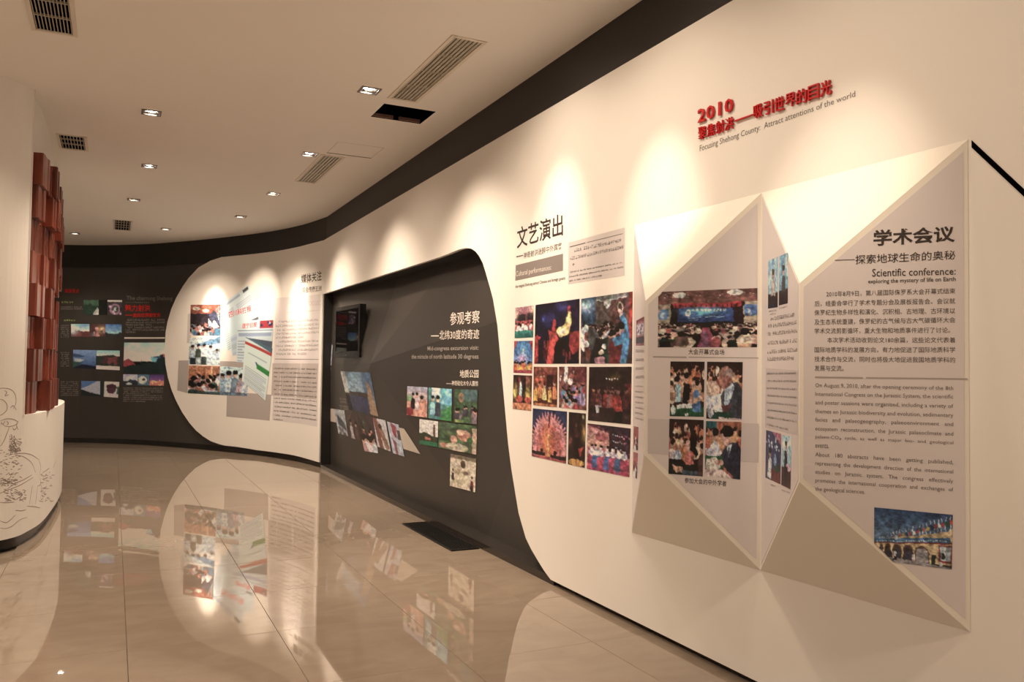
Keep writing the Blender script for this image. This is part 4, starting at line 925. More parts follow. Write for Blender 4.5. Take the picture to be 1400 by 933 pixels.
def p_a2(im): im.fill((200, 205, 195)).poly([(.2, .25), (.9, .05), (1, 0), (1, .3), (.3, .32)], (90, 140, 165)).poly([(.5, .3), (1, .25), (1, .5), (.55, .48)], (225, 225, 215)).rect(.1, .75, 1, .8, (180, 190, 190)).figure(.12, .35, .13, (190, 200, 215)).figure(.3, .32, .13, (70, 80, 60)).figure(.48, .32, .13, (215, 215, 225)).figure(.68, .38, .13, (200, 205, 210)).figure(.88, .5, .1, (160, 165, 170)).rect(.05, .75, .22, 1, (35, 50, 55)).rect(.4, .7, .55, 1, (60, 70, 60)).noise(.15, 12)
photo(MEDIA, [(259.1,463),(301.2,459.5),(300.8,499.7),(257.6,498.2)], p_a2, 'photo of people in front of a white vehicle, second from the top', 32, group=GM)
def p_a3(im): im.fill((185, 95, 50)).rect(0, 0, 1, .3, (205, 110, 60)).rect(.7, 0, .76, .4, (235, 160, 100)).crowd(26, .3, .75, .13, [(220, 175, 160), (190, 90, 70), (230, 215, 215), (60, 90, 80), (200, 200, 215)]).rect(0, .88, 1, 1, (30, 60, 50), .8).noise(.2, 12)
photo(MEDIA, [(258,500),(300.8,500.9),(300.1,540.3),(256.9,538)], p_a3, 'photo of people gathered in an orange room, lower left of the panel', 33, group=GM)
def p_a4(im): im.fill((165, 195, 205)).rect(0, 0, 1, .25, (190, 215, 220)).figure(.3, .28, .22, (190, 205, 225)).figure(.1, .35, .16, (140, 175, 190)).figure(.52, .25, .2, (110, 130, 140)).figure(.72, .35, .2, (205, 150, 150)).figure(.88, .38, .2, (215, 215, 225)).rect(.9, 0, 1, .4, (170, 50, 40)).rect(0, .88, 1, 1, (60, 90, 100), .7).noise(.12, 12)
photo(MEDIA, [(301.2,500.9),(341.3,503.3),(337.9,542),(300.1,540.3)], p_a4, 'photo of men in pale blue shirts, lower right below the newspapers', 34, group=GM)
def paperlines(im, y0=.3, y1=1, cols=((0.04, .46), (.54, .96)), n=14, k=(112, 108, 104)):
    for x0, x1 in cols:
        for i in range(n): y = y0 + (y1-y0) * (i+.5)/n; im.rect(x0, y, x1 - (.12 if i % 4 == 3 else 0), y + (y1-y0)/n*.38, k, .55)
def p_n1(im): im.fill((222, 222, 222)); im.rect(.8, .03, .95, .09, (70, 68, 68)).rect(.08, .05, .7, .1, (140, 145, 150), .6); paperlines(im, .2, .98, n=18)
def p_n2(im): im.fill((214, 220, 232)); paperlines(im, .55, .98); im.rect(.3, .38, .92, .44, (70, 68, 70), .8)
def p_n3(im): im.fill((218, 222, 232)).rect(.6, .03, .98, .2, (190, 40, 50)).dots(6, .65, .95, .06, .18, [(30, 50, 90), (230, 200, 190)], .03).rect(.02, .24, .98, .255, (60, 80, 130)).rect(.05, .3, .95, .38, (120, 130, 150), .6).poly([(.3, .42), (1, .5), (1, .75), (.6, .6)], (85, 92, 104)); paperlines(im, .45, .98, ((.04, .28),), 8)
def p_n4(im): im.fill((228, 230, 228)).poly([(0, 0), (1, -.0), (1, .1), (0, .02)], (80, 110, 120)).rect(0, .1, 1, .16, (205, 45, 40)).rect(.15, .3, .85, .33, (140, 160, 150), .6).poly([(.5, .44), (1, .44), (1, .54), (.5, .54)], (45, 140, 60)).poly([(.42, .42), (.5, .42), (.5, .5)], (50, 70, 130)); paperlines(im, .6, .97, ((.08, .92),), 10)
GN = 'newspaper pages on the rounded white panel'
photo(MEDIA, [(294.5,422.8),(340.2,389),(357,450),(310.9,480.6)], p_n1, 'backmost tilted newspaper page, its top corner highest', 35, off=.006, group=GN, name='newspaper', cat='newspaper', warp=0, dim=.82)
photo(MEDIA, [(309,430),(354.3,408.1),(360,470),(317.7,487)], p_n2, 'second newspaper page with red brush title, over the backmost', 36, off=.010, group=GN, name='newspaper', cat='newspaper', warp=0, dim=.82)
photo(MEDIA, [(325,439),(374.6,436.3),(370.5,498),(323.3,495.2)], p_n3, 'upright newspaper page with a red picture at its upper right', 37, off=.014, group=GN, name='newspaper', cat='newspaper', warp=0, dim=.82)
photo(MEDIA, [(336.1,461),(372.8,476.8),(363.3,548.4),(331,521)], p_n4, 'frontmost tilted page with a red bar and a green bar', 38, off=.018, group=GN, name='newspaper', cat='newspaper', warp=0, dim=.82)
text(MEDIA, '四川科技报', [(312.5,426.5),(343,417.5),(344,425.5),(313.5,435)], TEXTR, 'red brush title on the second newspaper page', .01, off=.013)
text(MEDIA, '遂宁日报', [(331.5,442.5),(351.5,440.5),(351.3,447.2),(331.2,449.5)], TEXTR, 'red brush title on the upright newspaper page', .01, off=.017)
text(MEDIA, '媒体关注', [(411.8,375.8),(439.9,370),(439.6,383.8),(411.8,388)], TEXTD, 'dark Chinese heading at the top right of the rounded panel', .014)
k = patch(MEDIA, [(403.4,397.5),(412,396.6),(412,397.2),(403.4,398.1)], TEXTG, off=.004); tag(k, 'thin dash before the subtitle of the rounded panel', 'line')
text(MEDIA, '盛会传播五洲', [(413,393),(439.6,390.5),(439.3,398.2),(413,401)], TEXTD, 'small Chinese subtitle under the heading of the rounded panel', .008)
k = patch(MEDIA, [(376.9,407.6),(438,402.3),(433.8,583.8),(372.4,574.7)], mat('pale_lilac_block', (.66, .63, .65), .45), nx=12); tag(k, 'tall pale lilac text block at the right of the rounded panel', 'print')
k = patch(MEDIA, [(372.7,496.8),(435.6,497.3),(432.6,546.5),(371,541)], mat('grey_lilac_block', (.48, .44, .44), .45), off=.0035, nx=12); tag(k, 'grey band across the middle of the tall lilac text block', 'print')
text(MEDIA, 'Media focus:', [(397.3,410.0),(438.3,407.6),(438,417.5),(397.3,419.3)], mat('pale_grey_letters', (.52, .48, .49), .5), 'pale English heading on the tall lilac block')
para(MEDIA, [(393,427.2,437,424)], TEXTL, 'faint tiny English line under the pale heading of the lilac block', False, .9)
def my(y): return 350 + y / 6.22
para(MEDIA, [(381,my(560),435,my(542)),(377,my(597),436,my(580)),(377,my(632),436,my(612)),(377,my(662),435.8,my(648)),(377,my(695),415,my(690)),(381,my(730),435.5,my(722)),(377,my(765),435.5,my(760)),(377,my(800),435,my(798)),(377.5,my(835),419,my(832))], TEXTG, 'blurred Chinese paragraph on the tall lilac block', True, 1.5)
k = patch(MEDIA, [(375.8,490.7),(435.6,491.4),(435.6,492.1),(375.8,491.5)], TEXTG, off=.004, nx=10); tag(k, 'thin rule between the two texts of the tall lilac block', 'line')
def ny_(y): return 480 + y / 5.49
ly = [130,160,192,225,257,288,322,353,383,415,447,480,512]; ry = [137,170,203,240,272,305,345,378,412,448,485,518,525]
para(MEDIA, [(374.5,ny_(a),433 if i < 12 else 387,ny_(b_) if i < 12 else ny_(a + 5)) for i, (a, b_) in enumerate(zip(ly, ry))], TEXTD, 'blurred English paragraph on the lower half of the tall lilac block', False, 1.3, off=.006)

# ================================================================== DARK FAR WALL
DREF = WREF * 0.55; DREF_[0] = DREF
FAR = Path(offset_pts(BACKP[1:], 0.0))
FARS = Path(offset_pts(BACKP[1:], -0.010))
GF = 'landscape photographs on the dark far wall'
def land(top, bot, hill, y=.6, extra=None):
    def f(im):
        im.grad(top, bot, 0, y); im.rect(0, y, 1, 1, hill)
        xs_ = im.X; im.put(im.Y > y - .12 * np.sin(xs_ * 5 + hill[0]) - .05 * np.sin(xs_ * 17), hill)
        if extra: extra(im)
        im.noise(.25, 8)
    return f
photo(FARS, [(114.5,410.4),(135,410.4),(135,430.7),(114.5,430.4)], land((60, 90, 60), (40, 80, 50), (25, 50, 35), .4, lambda im: im.poly([(.6, .9), (.9, .5), (1, .6), (1, 1), (.6, 1)], (170, 150, 130))), 'small green park photo in the top row of the dark wall', 41, ref=DREF, group=GF)
photo(FARS, [(135,410.4),(147,410.4),(147,430.8),(135,430.7)], lambda im: im.fill((14, 16, 14)).noise(.3, 5), 'nearly black picture between two photos in the top row', 42, ref=DREF, group=GF)
photo(FARS, [(147,410.4),(167,410.6),(167,431),(147,430.8)], lambda im: im.fill((60, 45, 50)).rect(0, 0, 1, .12, (190, 170, 165)).ell(.5, .6, .35, .35, (150, 90, 110)).ell(.5, .6, .22, .24, (70, 60, 60)).ell(.52, .6, .1, .12, (170, 180, 170)).dots(10, 0, 1, .1, .9, [(210, 150, 160), (30, 20, 30)], .06), 'round mottled photo at the right end of the top row', 43, ref=DREF, group=GF)
photo(FARS, [(97,443.2),(122.4,443.3),(122.4,461),(97.5,460.5)], land((60, 120, 160), (190, 200, 205), (95, 35, 30), .55, lambda im: im.glow(.05, .4, .3, .4, (210, 215, 215))), 'photo of a red hillside under pale sky, second row left', 44, ref=DREF, group=GF)
photo(FARS, [(122.4,443.3),(144.3,443.5),(144.3,461.2),(122.4,461)], lambda im: im.fill((70, 35, 30)).glow(.75, .4, .25, .25, (225, 170, 90)).dots(16, .1, .9, .3, .9, [(170, 90, 80), (60, 70, 70), (200, 120, 110)], .08).noise(.3, 8), 'warm coloured photo in the middle of the second row', 45, ref=DREF, group=GF)
photo(FARS, [(144.3,443.5),(166.5,443.7),(166.5,461.5),(144.3,461.2)], land((30, 90, 150), (120, 165, 190), (40, 38, 35), .7), 'photo of blue sky over dark land, second row right', 46, ref=DREF, group=GF)
photo(FARS, [(100.2,478.4),(131.6,479.1),(130.9,504.8),(99.6,503.7)], lambda im: im.grad((90, 120, 160), (20, 60, 110), 0, 1).poly([(0, .2), (.5, .32), (.3, .4), (0, .36)], (20, 55, 95)).poly([(.05, .45), (.4, .5), (.5, .52), (.3, .65), (.1, .7)], (150, 150, 140)).poly([(0, .6), (.4, .68), (.2, .85), (0, .95)], (30, 70, 60)).poly([(0, .95), (.4, .75), (1, .85), (1, 1), (0, 1)], (8, 18, 40)), 'photo of a wide blue lake, third row left', 47, ref=DREF, group=GF)
photo(FARS, [(132,479.2),(163.9,479.6),(163.7,506.6),(131.5,505)], lambda im: im.grad((90, 160, 170), (200, 180, 165), 0, .3).poly([(0, .3), (.3, .28), (.7, .22), (.85, .3), (1, .38), (1, .8), (0, .75)], (30, 45, 35)).dots(14, .3, 1, .35, .65, [(120, 40, 45), (80, 30, 35)], .09).rect(0, .78, 1, 1, (205, 170, 150)), 'photo of a dark red temple behind trees, third row right', 48, ref=DREF, group=GF)
photo(FARS, [(111.2,521.1),(137.1,521.6),(136.9,542.3),(110.9,541.4)], lambda im: im.fill((150, 140, 145)).poly([(0, 0), (.8, 0), (.4, .3), (0, .5)], (40, 90, 140)).poly([(0, .55), (.5, .75), (1, .85), (1, 1), (0, 1)], (14, 26, 30)), 'photo of a pale cloud over a dark slope, lowest row', 49, ref=DREF, group=GF)
photo(FARS, [(137.3,521.6),(163.4,522.5),(161.3,544.1),(137.1,542.4)], lambda im: im.fill((185, 165, 160)).rect(0, 0, .22, 1, (15, 40, 32)).ell(.58, .45, .25, .3, (80, 30, 45)).poly([(.35, .2), (.8, .2), (.9, .4), (.3, .4)], (70, 25, 35)).rect(.88, .3, 1, .8, (40, 80, 60)).rect(.2, .75, .95, 1, (190, 160, 160)), 'photo of a small dark red pavilion, lowest row right', 50, ref=DREF, group=GF)
def p_b7(im): im.grad((150, 190, 200), (215, 215, 210), 0, .6).poly([(0, .6), (.1, .52), (.2, .6), (.28, .72), (.15, .8), (0, .78)], (150, 35, 40)).poly([(0, .8), (.2, .72), (.38, .7), (.4, .55), (.43, .66), (.7, .64), (.85, .4), (1, .36), (1, 1), (0, 1)], (18, 34, 34)).poly([(.62, .5), (.8, .45), (.75, .62), (.66, .6)], (60, 150, 190)).poly([(.6, .47), (.9, .42), (.85, .5)], (25, 70, 90)).rect(.93, .36, 1, .46, (180, 60, 50)).noise(.15, 10)
photo(FARS, [(169.9,468.6),(226.5,468.6),(225.5,511.3),(168.6,510.4)], p_b7, 'largest photo of the dark wall, pale sky over black trees and red roof', 51, ref=DREF, group=GF)
photo(FARS, [(168.6,512),(188.1,512.3),(188.1,527),(168.4,526.5)], land((150, 135, 165), (170, 160, 180), (30, 32, 45), .6, lambda im: im.ell(.4, .85, .2, .1, (170, 170, 175))), 'small lilac dusk photo below the largest dark wall photo', 52, ref=DREF, group=GF)
photo(FARS, [(188.5,512.3),(204.5,512.5),(204,527.3),(188.3,527)], lambda im: im.fill((50, 90, 110)).ell(.4, .5, .35, .35, (185, 170, 140)).ell(.5, .45, .15, .1, (40, 50, 50)).noise(.3, 8), 'small photo in the middle of the row below the largest one', 53, ref=DREF, group=GF)
photo(FARS, [(205,512.5),(224.6,512.7),(224.2,527.7),(204.6,527.3)], lambda im: im.grad((50, 25, 90), (130, 50, 110), 0, .55).grad((215, 110, 70), (180, 60, 60), .55, 1).dots(12, 0, 1, .5, .9, [(250, 180, 90)], .05), 'small purple and orange night photo below the largest one', 54, ref=DREF, group=GF)
text(FARS, '旅游景点', [(88.5,395),(108.3,395),(108.3,400.9),(88.5,400.7)], TEXTR, 'small red Chinese heading beside the red wood blocks', .006, off=.004)
text(FARS, 'The charming Shehong', [(172.9,404.6),(235.9,405.2),(235.9,412.6),(172.9,411.9)], mat('dim_letters', (.22, .20, .19), .5), 'dim grey English heading on the dark far wall', .01)
text(FARS, '魅力射洪', [(171.1,416.4),(205.5,417.1),(205.3,426.1),(171,425.9)], TEXTR, 'large red Chinese heading on the dark far wall', .008)
k = patch(FARS, [(171.3,430.6),(181,430.6),(181,431.6),(171.3,431.6)], TEXTR, off=.004); tag(k, 'short red dash on the dark far wall', 'line')
text(FARS, '走向世界的射洪', [(181.4,428.3),(219.2,428),(219.2,434),(181.4,434.2)], TEXTR, 'smaller red Chinese line on the dark far wall', .02)
para(FARS, [(172,413.4,204.6,413.7)], TEXTL, 'tiny dim line between the grey and the red headings', False, .8)
para(FARS, [(174,437.5,225,437.5),(171.5,440.9,226,441),(171.5,444.3,208,444.4),(174,447.5,225,447.7),(171.5,451,225.5,451.1),(171.5,454.2,185.5,454.2)], TEXTL, 'grey Chinese paragraph above the white rule on the dark far wall', True, 1.25)
k = patch(FARS, [(170,461.2),(225.4,461.2),(225.4,463.3),(170,463.5)], TEXTW, off=.004, nx=4); tag(k, 'white rule above the largest dark wall photo', 'line')
para(FARS, [(168.4,530.5+2.55*i,223.2 if i not in (3, 7) else (205 if i == 3 else 199),531+2.6*i) for i in range(8)], TEXTL, 'grey small print below the photos at the right of the dark wall', False, .95)
para(FARS, [(84,413.3,103.5,413.3)], TEXTGR, 'upper small green line at the left of the dark wall', True, 1.3)
para(FARS, [(84,437.9,103,437.9)], TEXTGR, 'lower small green line at the left of the dark wall', True, 1.3)
for ys_, x1_, lb in (((418.5, 426), 113, 'grey small print under the upper green line'), ((443.8, 462.5), 94.5, 'grey small print left of the second photo row'), ((480.9, 503.5), 94.6, 'grey small print left of the blue lake photo'), ((521, 544.3), 107.5, 'grey small print left of the cloud photo, lowest')):
    n = int((ys_[1]-ys_[0]) / 2.6); para(FARS, [(83, ys_[0] + 1.2 + 2.6*i, x1_, ys_[0] + 1.2 + 2.6*i) for i in range(n)], TEXTL, lb, False, .95)

# ================================================================== RECESS PRINTS
RREF = WREF * 0.8
GR = 'photographs on the dark folded facets'
def fold(o):                            # press the print onto the facets it covers
    from mathutils.geometry import intersect_ray_tri
    for v in o.data.vertices:
        d = (v.co - CAMP).normalized(); best = None
        for pl, t in FPL:
            h = intersect_ray_tri(t[0], t[1], t[2], d, CAMP, True)
            if h and (best is None or (h - CAMP).length < best): best = (h - CAMP).length
        if best: v.co = CAMP + d * (best - .012)
    return o
def rphoto(q, paint, label, seed, **kw):
    c = (sum(p[0] for p in q)/4, sum(p[1] for p in q)/4); return fold(photo(facet_at(c), q, paint, label, seed, ref=kw.pop('ref', RREF), off=.008, group=GR, warp=kw.pop('warp', .008), **kw))
def rtext(txt, q, m, label, bold=0.0):
    c = (sum(p[0] for p in q)/4, sum(p[1] for p in q)/4); return text(facet_at(c), txt, q, m, label, bold, off=.006)
rtext('参观考察', [(615.5,427.5),(656.2,424),(655.6,441.8),(615.5,445.2)], TEXTW, 'pale Chinese heading of four characters on the dark recess', .006)
k = patch(facet_at((595, 459)), [(589.4,459),(600,458.8),(600,460.2),(589.4,460.2)], TEXTW, off=.006); tag(k, 'pale dash on the dark recess', 'line')
rtext('北纬30度的奇迹', [(600.9,452.1),(655.5,449.9),(655.2,463.4),(600.9,465)], TEXTW, 'pale Chinese subtitle with the number 30 on the dark recess', .008)
rtext('Mid-congress excursion visit:', [(584.6,473.9),(654.3,472.5),(654.3,480.3),(584.6,481.5)], TEXTL, 'first grey English line on the dark recess', .01)
rtext('the miracle of north latitude 30 degrees', [(563,484.9),(654.3,484.1),(654.3,492.6),(563,492.6)], TEXTL, 'second grey English line on the dark recess', .01)
rtext('地质公园', [(628.7,506.1),(654.5,505.6),(654.3,517),(628.7,516.8)], TEXTW, 'small pale Chinese heading above the recess photos', .014)
rtext('——神奇硅化木令人震惊', [(610.2,520.5),(653.8,521),(653.8,528.5),(610.2,527.3)], TEXTW, 'smallest pale Chinese line just above the recess photos', .01)
rphoto([(557.1,528.3),(584.7,529.9),(584.3,571.4),(556.2,567.9)], lambda im: im.grad((160, 150, 170), (200, 140, 110), 0, .5).rect(0, .45, 1, 1, (205, 120, 90)).rect(0, .3, .3, .5, (120, 150, 90)).figure(.3, .3, .14, (40, 20, 30)).figure(.5, .28, .15, (220, 170, 160)).figure(.72, .4, .18, (225, 130, 100)).ell(.15, .85, .18, .15, (150, 25, 35)).noise(.2, 10), 'photo of people on reddish ground, left of the top recess row', 61)
rphoto([(586.1,529.9),(617.9,532.2),(617.5,576.6),(585.7,571.7)], lambda im: im.fill((60, 130, 120)).rect(.5, 0, 1, .5, (70, 165, 180)).rect(.15, 0, .5, .3, (200, 200, 190)).dots(6, .5, 1, .05, .45, [(140, 205, 215)], .06).figure(.2, .35, .16, (120, 180, 195)).figure(.42, .35, .17, (60, 60, 70)).poly([(.55, .7), (1, .5), (1, 1), (.5, 1)], (50, 130, 60)).noise(.3, 12), 'teal photo of people at a railing, middle of the top recess row', 62)
rphoto([(621.8,532.2),(653.2,533.5),(651.9,580.4),(621.4,577.5)], lambda im: im.fill((60, 85, 50)).rect(.3, 0, 1, .35, (60, 90, 80)).ell(.3, .25, .12, .15, (150, 100, 70)).crowd(12, .5, .75, .12, [(190, 170, 165), (60, 50, 55), (120, 90, 90)]).rect(0, .9, .4, 1, (120, 140, 60)).noise(.4, 12), 'photo of a group in a green forest, right of the top recess row', 63)
rphoto([(573.7,573.3),(599.2,576.6),(598.6,611.7),(573.5,607.4)], lambda im: im.fill((215, 190, 170)).poly([(0, .55), (.3, .48), (.7, .6), (1, .6), (1, 1), (0, 1)], (45, 55, 30)).rect(.74, .15, .83, .95, (90, 45, 30)).dots(6, .2, .7, .65, .8, [(180, 80, 60)], .05).rect(0, .82, 1, 1, (20, 105, 60)), 'photo of a tall thin trunk against pale sky', 64)
rphoto([(599.8,576.6),(652.3,583.3),(651.3,621.9),(599.6,612.3)], lambda im: im.fill((70, 90, 55)).noise(.35, 8).ell(.68, .4, .17, .2, (190, 110, 80)).ell(.6, .3, .1, .1, (205, 150, 115)).ell(.42, .58, .09, .14, (200, 130, 100)).ell(.15, .85, .1, .1, (195, 110, 80)).ell(.5, .85, .3, .15, (190, 160, 120)).rect(.88, .1, 1, 1, (185, 140, 100)).ell(.83, .55, .07, .12, (40, 90, 40)).noise(.35, 14), 'wide photo of brown fossil logs among greenery', 65)
rphoto([(616.2,620.6),(651.3,627.7),(649.9,673.6),(615.2,664.4)], lambda im: im.fill((205, 170, 130)).rect(0, 0, 1, .12, (120, 95, 65)).ell(.5, .25, .1, .12, (90, 60, 45)).ell(.62, .5, .1, .06, (130, 90, 65)).ell(.3, .5, .12, .08, (165, 125, 90)).figure(.12, .5, .09, (50, 30, 40), asp=.9).figure(.85, .62, .1, (110, 25, 30), asp=.9).rect(.8, .85, .9, .98, (25, 20, 30)).noise(.2, 12), 'sandy photo with two small figures, lowest on the dark recess', 66)
rphoto([(465.5,507.8),(506,509.8),(517.3,569.8),(477.5,560)], lambda im: im.grad((90, 120, 135), (120, 145, 150), 0, .5).rect(.68, 0, 1, .75, (60, 90, 120)).rect(0, .5, .8, .6, (60, 45, 35)).rect(.15, .6, .75, 1, (45, 48, 75)).poly([(.8, .2), (.9, .3), (1, 1), (.75, 1)], (150, 105, 70)).rect(0, 0, .16, .55, (165, 150, 135)).noise(.12, 10), 'slanted photo of blue sky and dark water under the television', 67)
rphoto([(447.5,558.5),(456.5,559.3),(460.3,578),(448.3,575.8)], lambda im: im.fill((175, 145, 125)), 'small plain tan print at the left start of the slanted row', 68, warp=0)
rphoto([(456.5,559.3),(470.8,561.5),(476,596.8),(463,593)], lambda im: im.fill((150, 140, 135)).poly([(.2, .2), (.8, .5), (.9, .8), (.2, .6)], (60, 60, 65)).dots(10, 0, 1, .7, 1, [(80, 70, 70), (180, 165, 160)], .08).noise(.2, 8), 'slanted grey photo of a roof, second in the slanted row', 69)
rphoto([(473.8,564.5),(488,566.8),(494,602.8),(479.8,599)], lambda im: im.fill((70, 40, 35)).figure(.25, .35, .2, (170, 140, 140)).figure(.7, .4, .2, (90, 50, 45)).noise(.3, 8), 'slanted brown photo of two figures, third in the slanted row', 70)
rphoto([(488,566.8),(509.8,571.3),(517.3,620),(498.5,617)], lambda im: im.fill((65, 40, 38)).crowd(9, .3, .7, .15, [(180, 110, 105), (120, 50, 50), (190, 170, 165)]).rect(.3, .0, .4, .4, (50, 80, 60)).noise(.3, 10), 'slanted crowd photo, centre of the slanted row', 71)
rphoto([(509.8,571.3),(527,575),(534.5,617.8),(516.5,611)], lambda im: im.fill((175, 160, 150)).poly([(0, 0), (.3, 0), (.5, 1), (.2, 1)], (130, 60, 45)).poly([(.3, .4), (.6, .3), (.95, .9), (.7, 1)], (140, 85, 60)).ell(.45, .25, .12, .1, (60, 35, 30)), 'slanted photo of a bent arm, right of the centre of the slanted row', 72)
rphoto([(529.3,576.5),(545,581),(552.8,624.5),(537.5,620)], lambda im: im.fill((160, 155, 160)).poly([(.3, 0), (.7, .1), (.6, .5), (.35, .4)], (150, 40, 50)).rect(.7, .2, 1, .5, (70, 60, 60)).poly([(.2, .5), (.5, .6), (.5, 1), (.3, 1)], (140, 60, 65)).noise(.2, 8), 'slanted pale photo with red touches, next to last in the slanted row', 73)
rphoto([(545,584.8),(552.5,586.3),(575,621.2),(551.8,614)], lambda im: im.fill((170, 145, 120)), 'plain tan wedge ending the slanted row', 74, warp=0)
rphoto([(447.7,438.8),(452.3,438.4),(451.2,470),(446.8,470)], lambda im: im.fill((150, 110, 100)).rect(0, .3, .5, 1, (110, 60, 50)).noise(.3, 6), 'thin sliver photo beside the left reveal, upper', 75)
rphoto([(446.6,472),(455,471.5),(453.2,500),(445.9,500)], lambda im: im.fill((150, 145, 150)).rect(0, .3, .6, .6, (80, 100, 120)).noise(.3, 6), 'thin sliver photo beside the left reveal, second', 76)
rphoto([(445.6,503),(452.6,503),(451.2,533),(444.9,533)], lambda im: im.fill((140, 100, 105)).rect(.3, .2, .9, .7, (165, 90, 100)).noise(.3, 6), 'thin sliver photo beside the left reveal, third', 77)
para(facet_at((470, 550)), [(464.8,545.5,473,546.5),(465,549.3,474,550.5),(464.5,555,475.5,556.5),(465,558,476,560)], TEXTL, 'tiny pale lines left of the dark water photo', True, 1.3, off=.008)

# television in the recess
tl, tr, br, bl = [MAIN.hit(p) for p in ((462.5,421.4),(489.5,415.6),(488.6,488.7),(460.6,489.2))]
ya, yb_ = MAIN.pos(tl[0], 0).y, MAIN.pos(tr[0], 0).y; zt = (tl[1] + tr[1]) / 2; zb_ = (bl[1] + br[1]) / 2
tvx = 2.60; org = V((tvx, (ya+yb_)/2, zb_)); tv = empty('television', org, math.radians(4)); tag(tv, 'black flat television hung in the dark recess', 'television')
tvb = mat('black_tv_plastic', (.012, .012, .013), .22)
child(MB().box(tvx, tvx + .07, yb_, ya, zb_, zt), 'body', tvb, tv, org)
bz = .045
for bx in ((yb_, yb_ + bz, zb_, zt), (ya - bz, ya, zb_, zt), (yb_ + bz, ya - bz, zt - bz, zt), (yb_ + bz, ya - bz, zb_, zb_ + .075)):
    child(MB().box(tvx - .008, tvx + .001, *bx), 'bezel', tvb, tv, org)
scr = child(MB().box(tvx - .003, tvx, yb_ + bz, ya - bz, zb_ + .075, zt - bz), 'screen', mat('tv_glass', (.004, .004, .005), .03), tv, org)
child(MB().box(tvx + .07, 2.76, (ya+yb_)/2 - .1, (ya+yb_)/2 + .1, zb_ + .25, zb_ + .45), 'bracket', tvb, tv, org)
child(MB().box(tvx - .012, tvx - .008, (ya+yb_)/2 - .02, (ya+yb_)/2 + .02, zb_ + .03, zb_ + .042), 'badge', mat('silver', (.5, .5, .5), .3, metal=1), tv, org)

# ================================================================== RED WOOD BLOCKS ON THE COLUMN
wb_o = V((-0.6, 8.3, LEDGE)); wd = empty('wood_block_screen', wb_o); tag(wd, 'dark red stack of grooved wooden blocks standing on the column ledge', 'relief')
rw = random.Random(5)
def block_mesh(wid, dep, hgt, nr):
    """grooved front: vertical ribs; local x = outward, y = along, z = up"""
    prof = [(-.02, -wid/2)]
    for i in range(nr):
        y0 = -wid/2 + wid*i/nr; y1 = y0 + wid/nr; g = wid/nr*.14; b = rw.uniform(0, .018)
        prof += [(dep - .014, y0), (dep - b, y0 + g), (dep - b, y1 - g), (dep - .014, y1)]
    prof += [(-.02, wid/2)]
    mb = MB(); n = len(prof); vs = [(x, y, 0) for x, y in prof] + [(x, y, hgt) for x, y in prof]
    c0 = len(vs); fs = [(i, (i+1) % n, (i+1) % n + n, i + n) for i in range(n)]
    # caps as quads back to the base line
    for z0_, k_ in ((0, 0), (n, 1)):
        a = [z0_ + i for i in range(n)]; fs.append(tuple(a if k_ else reversed(a)))
    mb.add(vs, fs); return mb
innu = [(p, INNER.u[i]) for i, p in enumerate(INNER.p)]
def inner_at_y(y):
    best = min((abs(p.y - y), i) for i, p in enumerate(INNER.p) if p.x > -1.0); i = best[1]
    u = INNER.u[i] + (y - INNER.p[i].y) / max(1e-3, abs(INNER.plan(INNER.u[i] + .001)[0].y - INNER.plan(INNER.u[i] + .101)[0].y)) * .1 * (1 if INNER.p[min(i+1, len(INNER.p)-1)].y > INNER.p[i].y else -1)
    return u
meshes = []
for k_ in range(8):
    mbk = block_mesh(.272, .11, .262, rw.choice((3, 4, 5))); o_ = mbk.build('block', WOOD); meshes.append(o_.data); bpy.data.objects.remove(o_)
tops = [3.04, 3.04, 3.06, 3.10, 3.10, 3.05, 3.00, 2.80]
for j in range(8):
    y = 7.50 + .275 * j
    u = inner_at_y(y); p, n = INNER.plan(u)
    ang = math.atan2(n.y, n.x)
    rows_ = 8; hz = (tops[j] - LEDGE) / rows_
    for r_ in range(rows_):
        z = LEDGE + hz * r_
        if j == 7 and z < 2.1: continue
        if j == 6 and 1.95 < z < 2.2: continue
        o_ = bpy.data.objects.new('block', meshes[rw.randrange(8)]); COL.objects.link(o_); o_.parent = wd
        dep = rw.choice((-.04, -.02, 0, .015, .03)) - (.015 if j > 1 else .035)
        q = V((p.x, p.y, z)) + V((n.x, n.y, 0)) * dep
        o_.location = q - wb_o; o_.rotation_euler = (0, 0, ang); o_.scale = (1, 1, (hz - .004) / .262)

# ================================================================== INK DRAWING ON THE DRUM
def stroke_into(mb, surf, pts, wpx, off=.003):
    c = [V((*surf.hit(p),)) for p in pts]
    pts2 = []
    for i in range(len(c) - 1):
        p0 = c[max(i-1, 0)]; p1 = c[i]; p2 = c[i+1]; p3 = c[min(i+2, len(c)-1)]
        for k in range(5):
            t = k/5; pts2.append(0.5 * ((2*p1) + (p2-p0)*t + (2*p0-5*p1+4*p2-p3)*t*t + (3*p1-p0-3*p2+p3)*t**3))
    pts2.append(c[-1]); n = len(pts2); vs = []
    for i, p in enumerate(pts2):
        d = (pts2[min(i+1, n-1)] - pts2[max(i-1, 0)]); 
        if d.length < 1e-9: d = V((1, 0))
        d.normalize(); q = V((-d.y, d.x)); w_ = wpx * .62 * (0.55 + .45 * math.sin(math.pi * i / max(1, n-1)))
        vs += [surf.pos(p.x + q.x*w_, p.y + q.y*w_, off), surf.pos(p.x - q.x*w_, p.y - q.y*w_, off)]
    mb.add(vs, [(2*i, 2*i+1, 2*i+3, 2*i+2) for i in range(n-1)])
INK = mat('ink_lines', (.36, .315, .29), .6)
mb = MB()
def c1_(x, y): return (x / 6.667, 480 + y / 6.667)
def c2_(x, y): return (x / 6.22, 600 + y / 6.22)
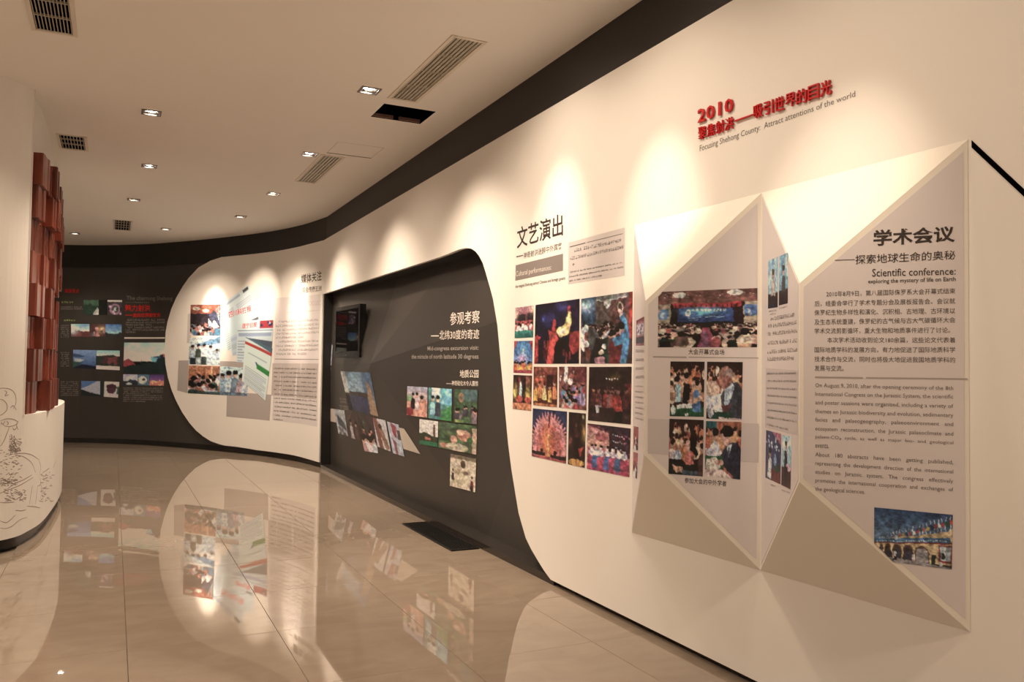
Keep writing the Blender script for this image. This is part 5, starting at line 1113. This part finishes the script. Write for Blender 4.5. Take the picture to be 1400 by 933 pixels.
ST = [[(-20,345),(40,340),(100,355),(138,400),(145,470),(120,530)],[(-20,440),(30,450),(62,490),(60,540),(20,580),(-10,590)],[(0,640),(60,620),(120,625),(160,650),(130,680),(60,690),(10,660)],[(85,690),(60,760),(30,830),(0,870)],
      [(115,700),(130,720),(160,690)],[(40,360),(60,380),(45,410),(80,400)],[(60,640),(75,660),(60,680)],[(10,650),(25,670),(45,640)],[(95,520),(120,500),(150,540)],[(165,640),(150,680),(165,720)]]
for s_ in ST: stroke_into(mb, DRUM, [c1_(*p) for p in s_], .0055)
ST2 = [[(130,130),(200,125),(270,140),(330,180)],[(130,140),(210,160),(270,210),(300,290)],[(330,180),(345,240),(335,310)],[(-10,470),(60,440),(140,410),(200,380),(280,330)],[(60,430),(130,380),(200,350),(270,310)],[(0,700),(50,715),(90,690),(130,650)],
       [(0,760),(50,765),(110,740),(170,690),(230,670)],[(130,610),(180,615),(220,605)],[(230,575),(290,580),(340,590)],[(350,480),(365,500),(350,520),(345,490)],[(360,290),(400,265),(420,250)],[(250,560),(260,480),(275,400)],[(300,560),(310,480),(320,400)],
       [(450,250),(470,200),(480,140)],[(0,545),(60,545),(120,540)],[(340,330),(350,420),(360,480)],[(395,330),(390,420),(380,480)]]
for s_ in ST2: stroke_into(mb, DRUM, [c2_(*p) for p in s_], .005)
ri = random.Random(9)
for i in range(330):                      # dense short brush marks of the beard, robe folds and rocks
    zone = ri.choice(((95,110,760,930,1),(90,140,0,120,2),(0,140,90,330,2),(20,180,430,540,2),(330,420,280,540,2),(0,100,340,400,2)))
    x = ri.uniform(zone[0]-10, zone[1]+30); y = ri.uniform(zone[2], zone[3]); L_ = ri.uniform(10, 34); a_ = ri.uniform(-.6, .6) + (0 if zone[4] == 2 else 1.2)
    f_ = c1_ if zone[4] == 1 else c2_
    pts = [f_(x, y), f_(x + L_*.5*math.cos(a_), y + L_*.5*math.sin(a_) + ri.uniform(-4, 4)), f_(x + L_*math.cos(a_), y + L_*math.sin(a_))]
    stroke_into(mb, DRUM, pts, .0042)
k = link_mesh('ink_drawing', mb.v, mb.f, INK); tag(k, 'grey ink line drawing of a robed bearded figure on the white column', 'drawing', kind='stuff')
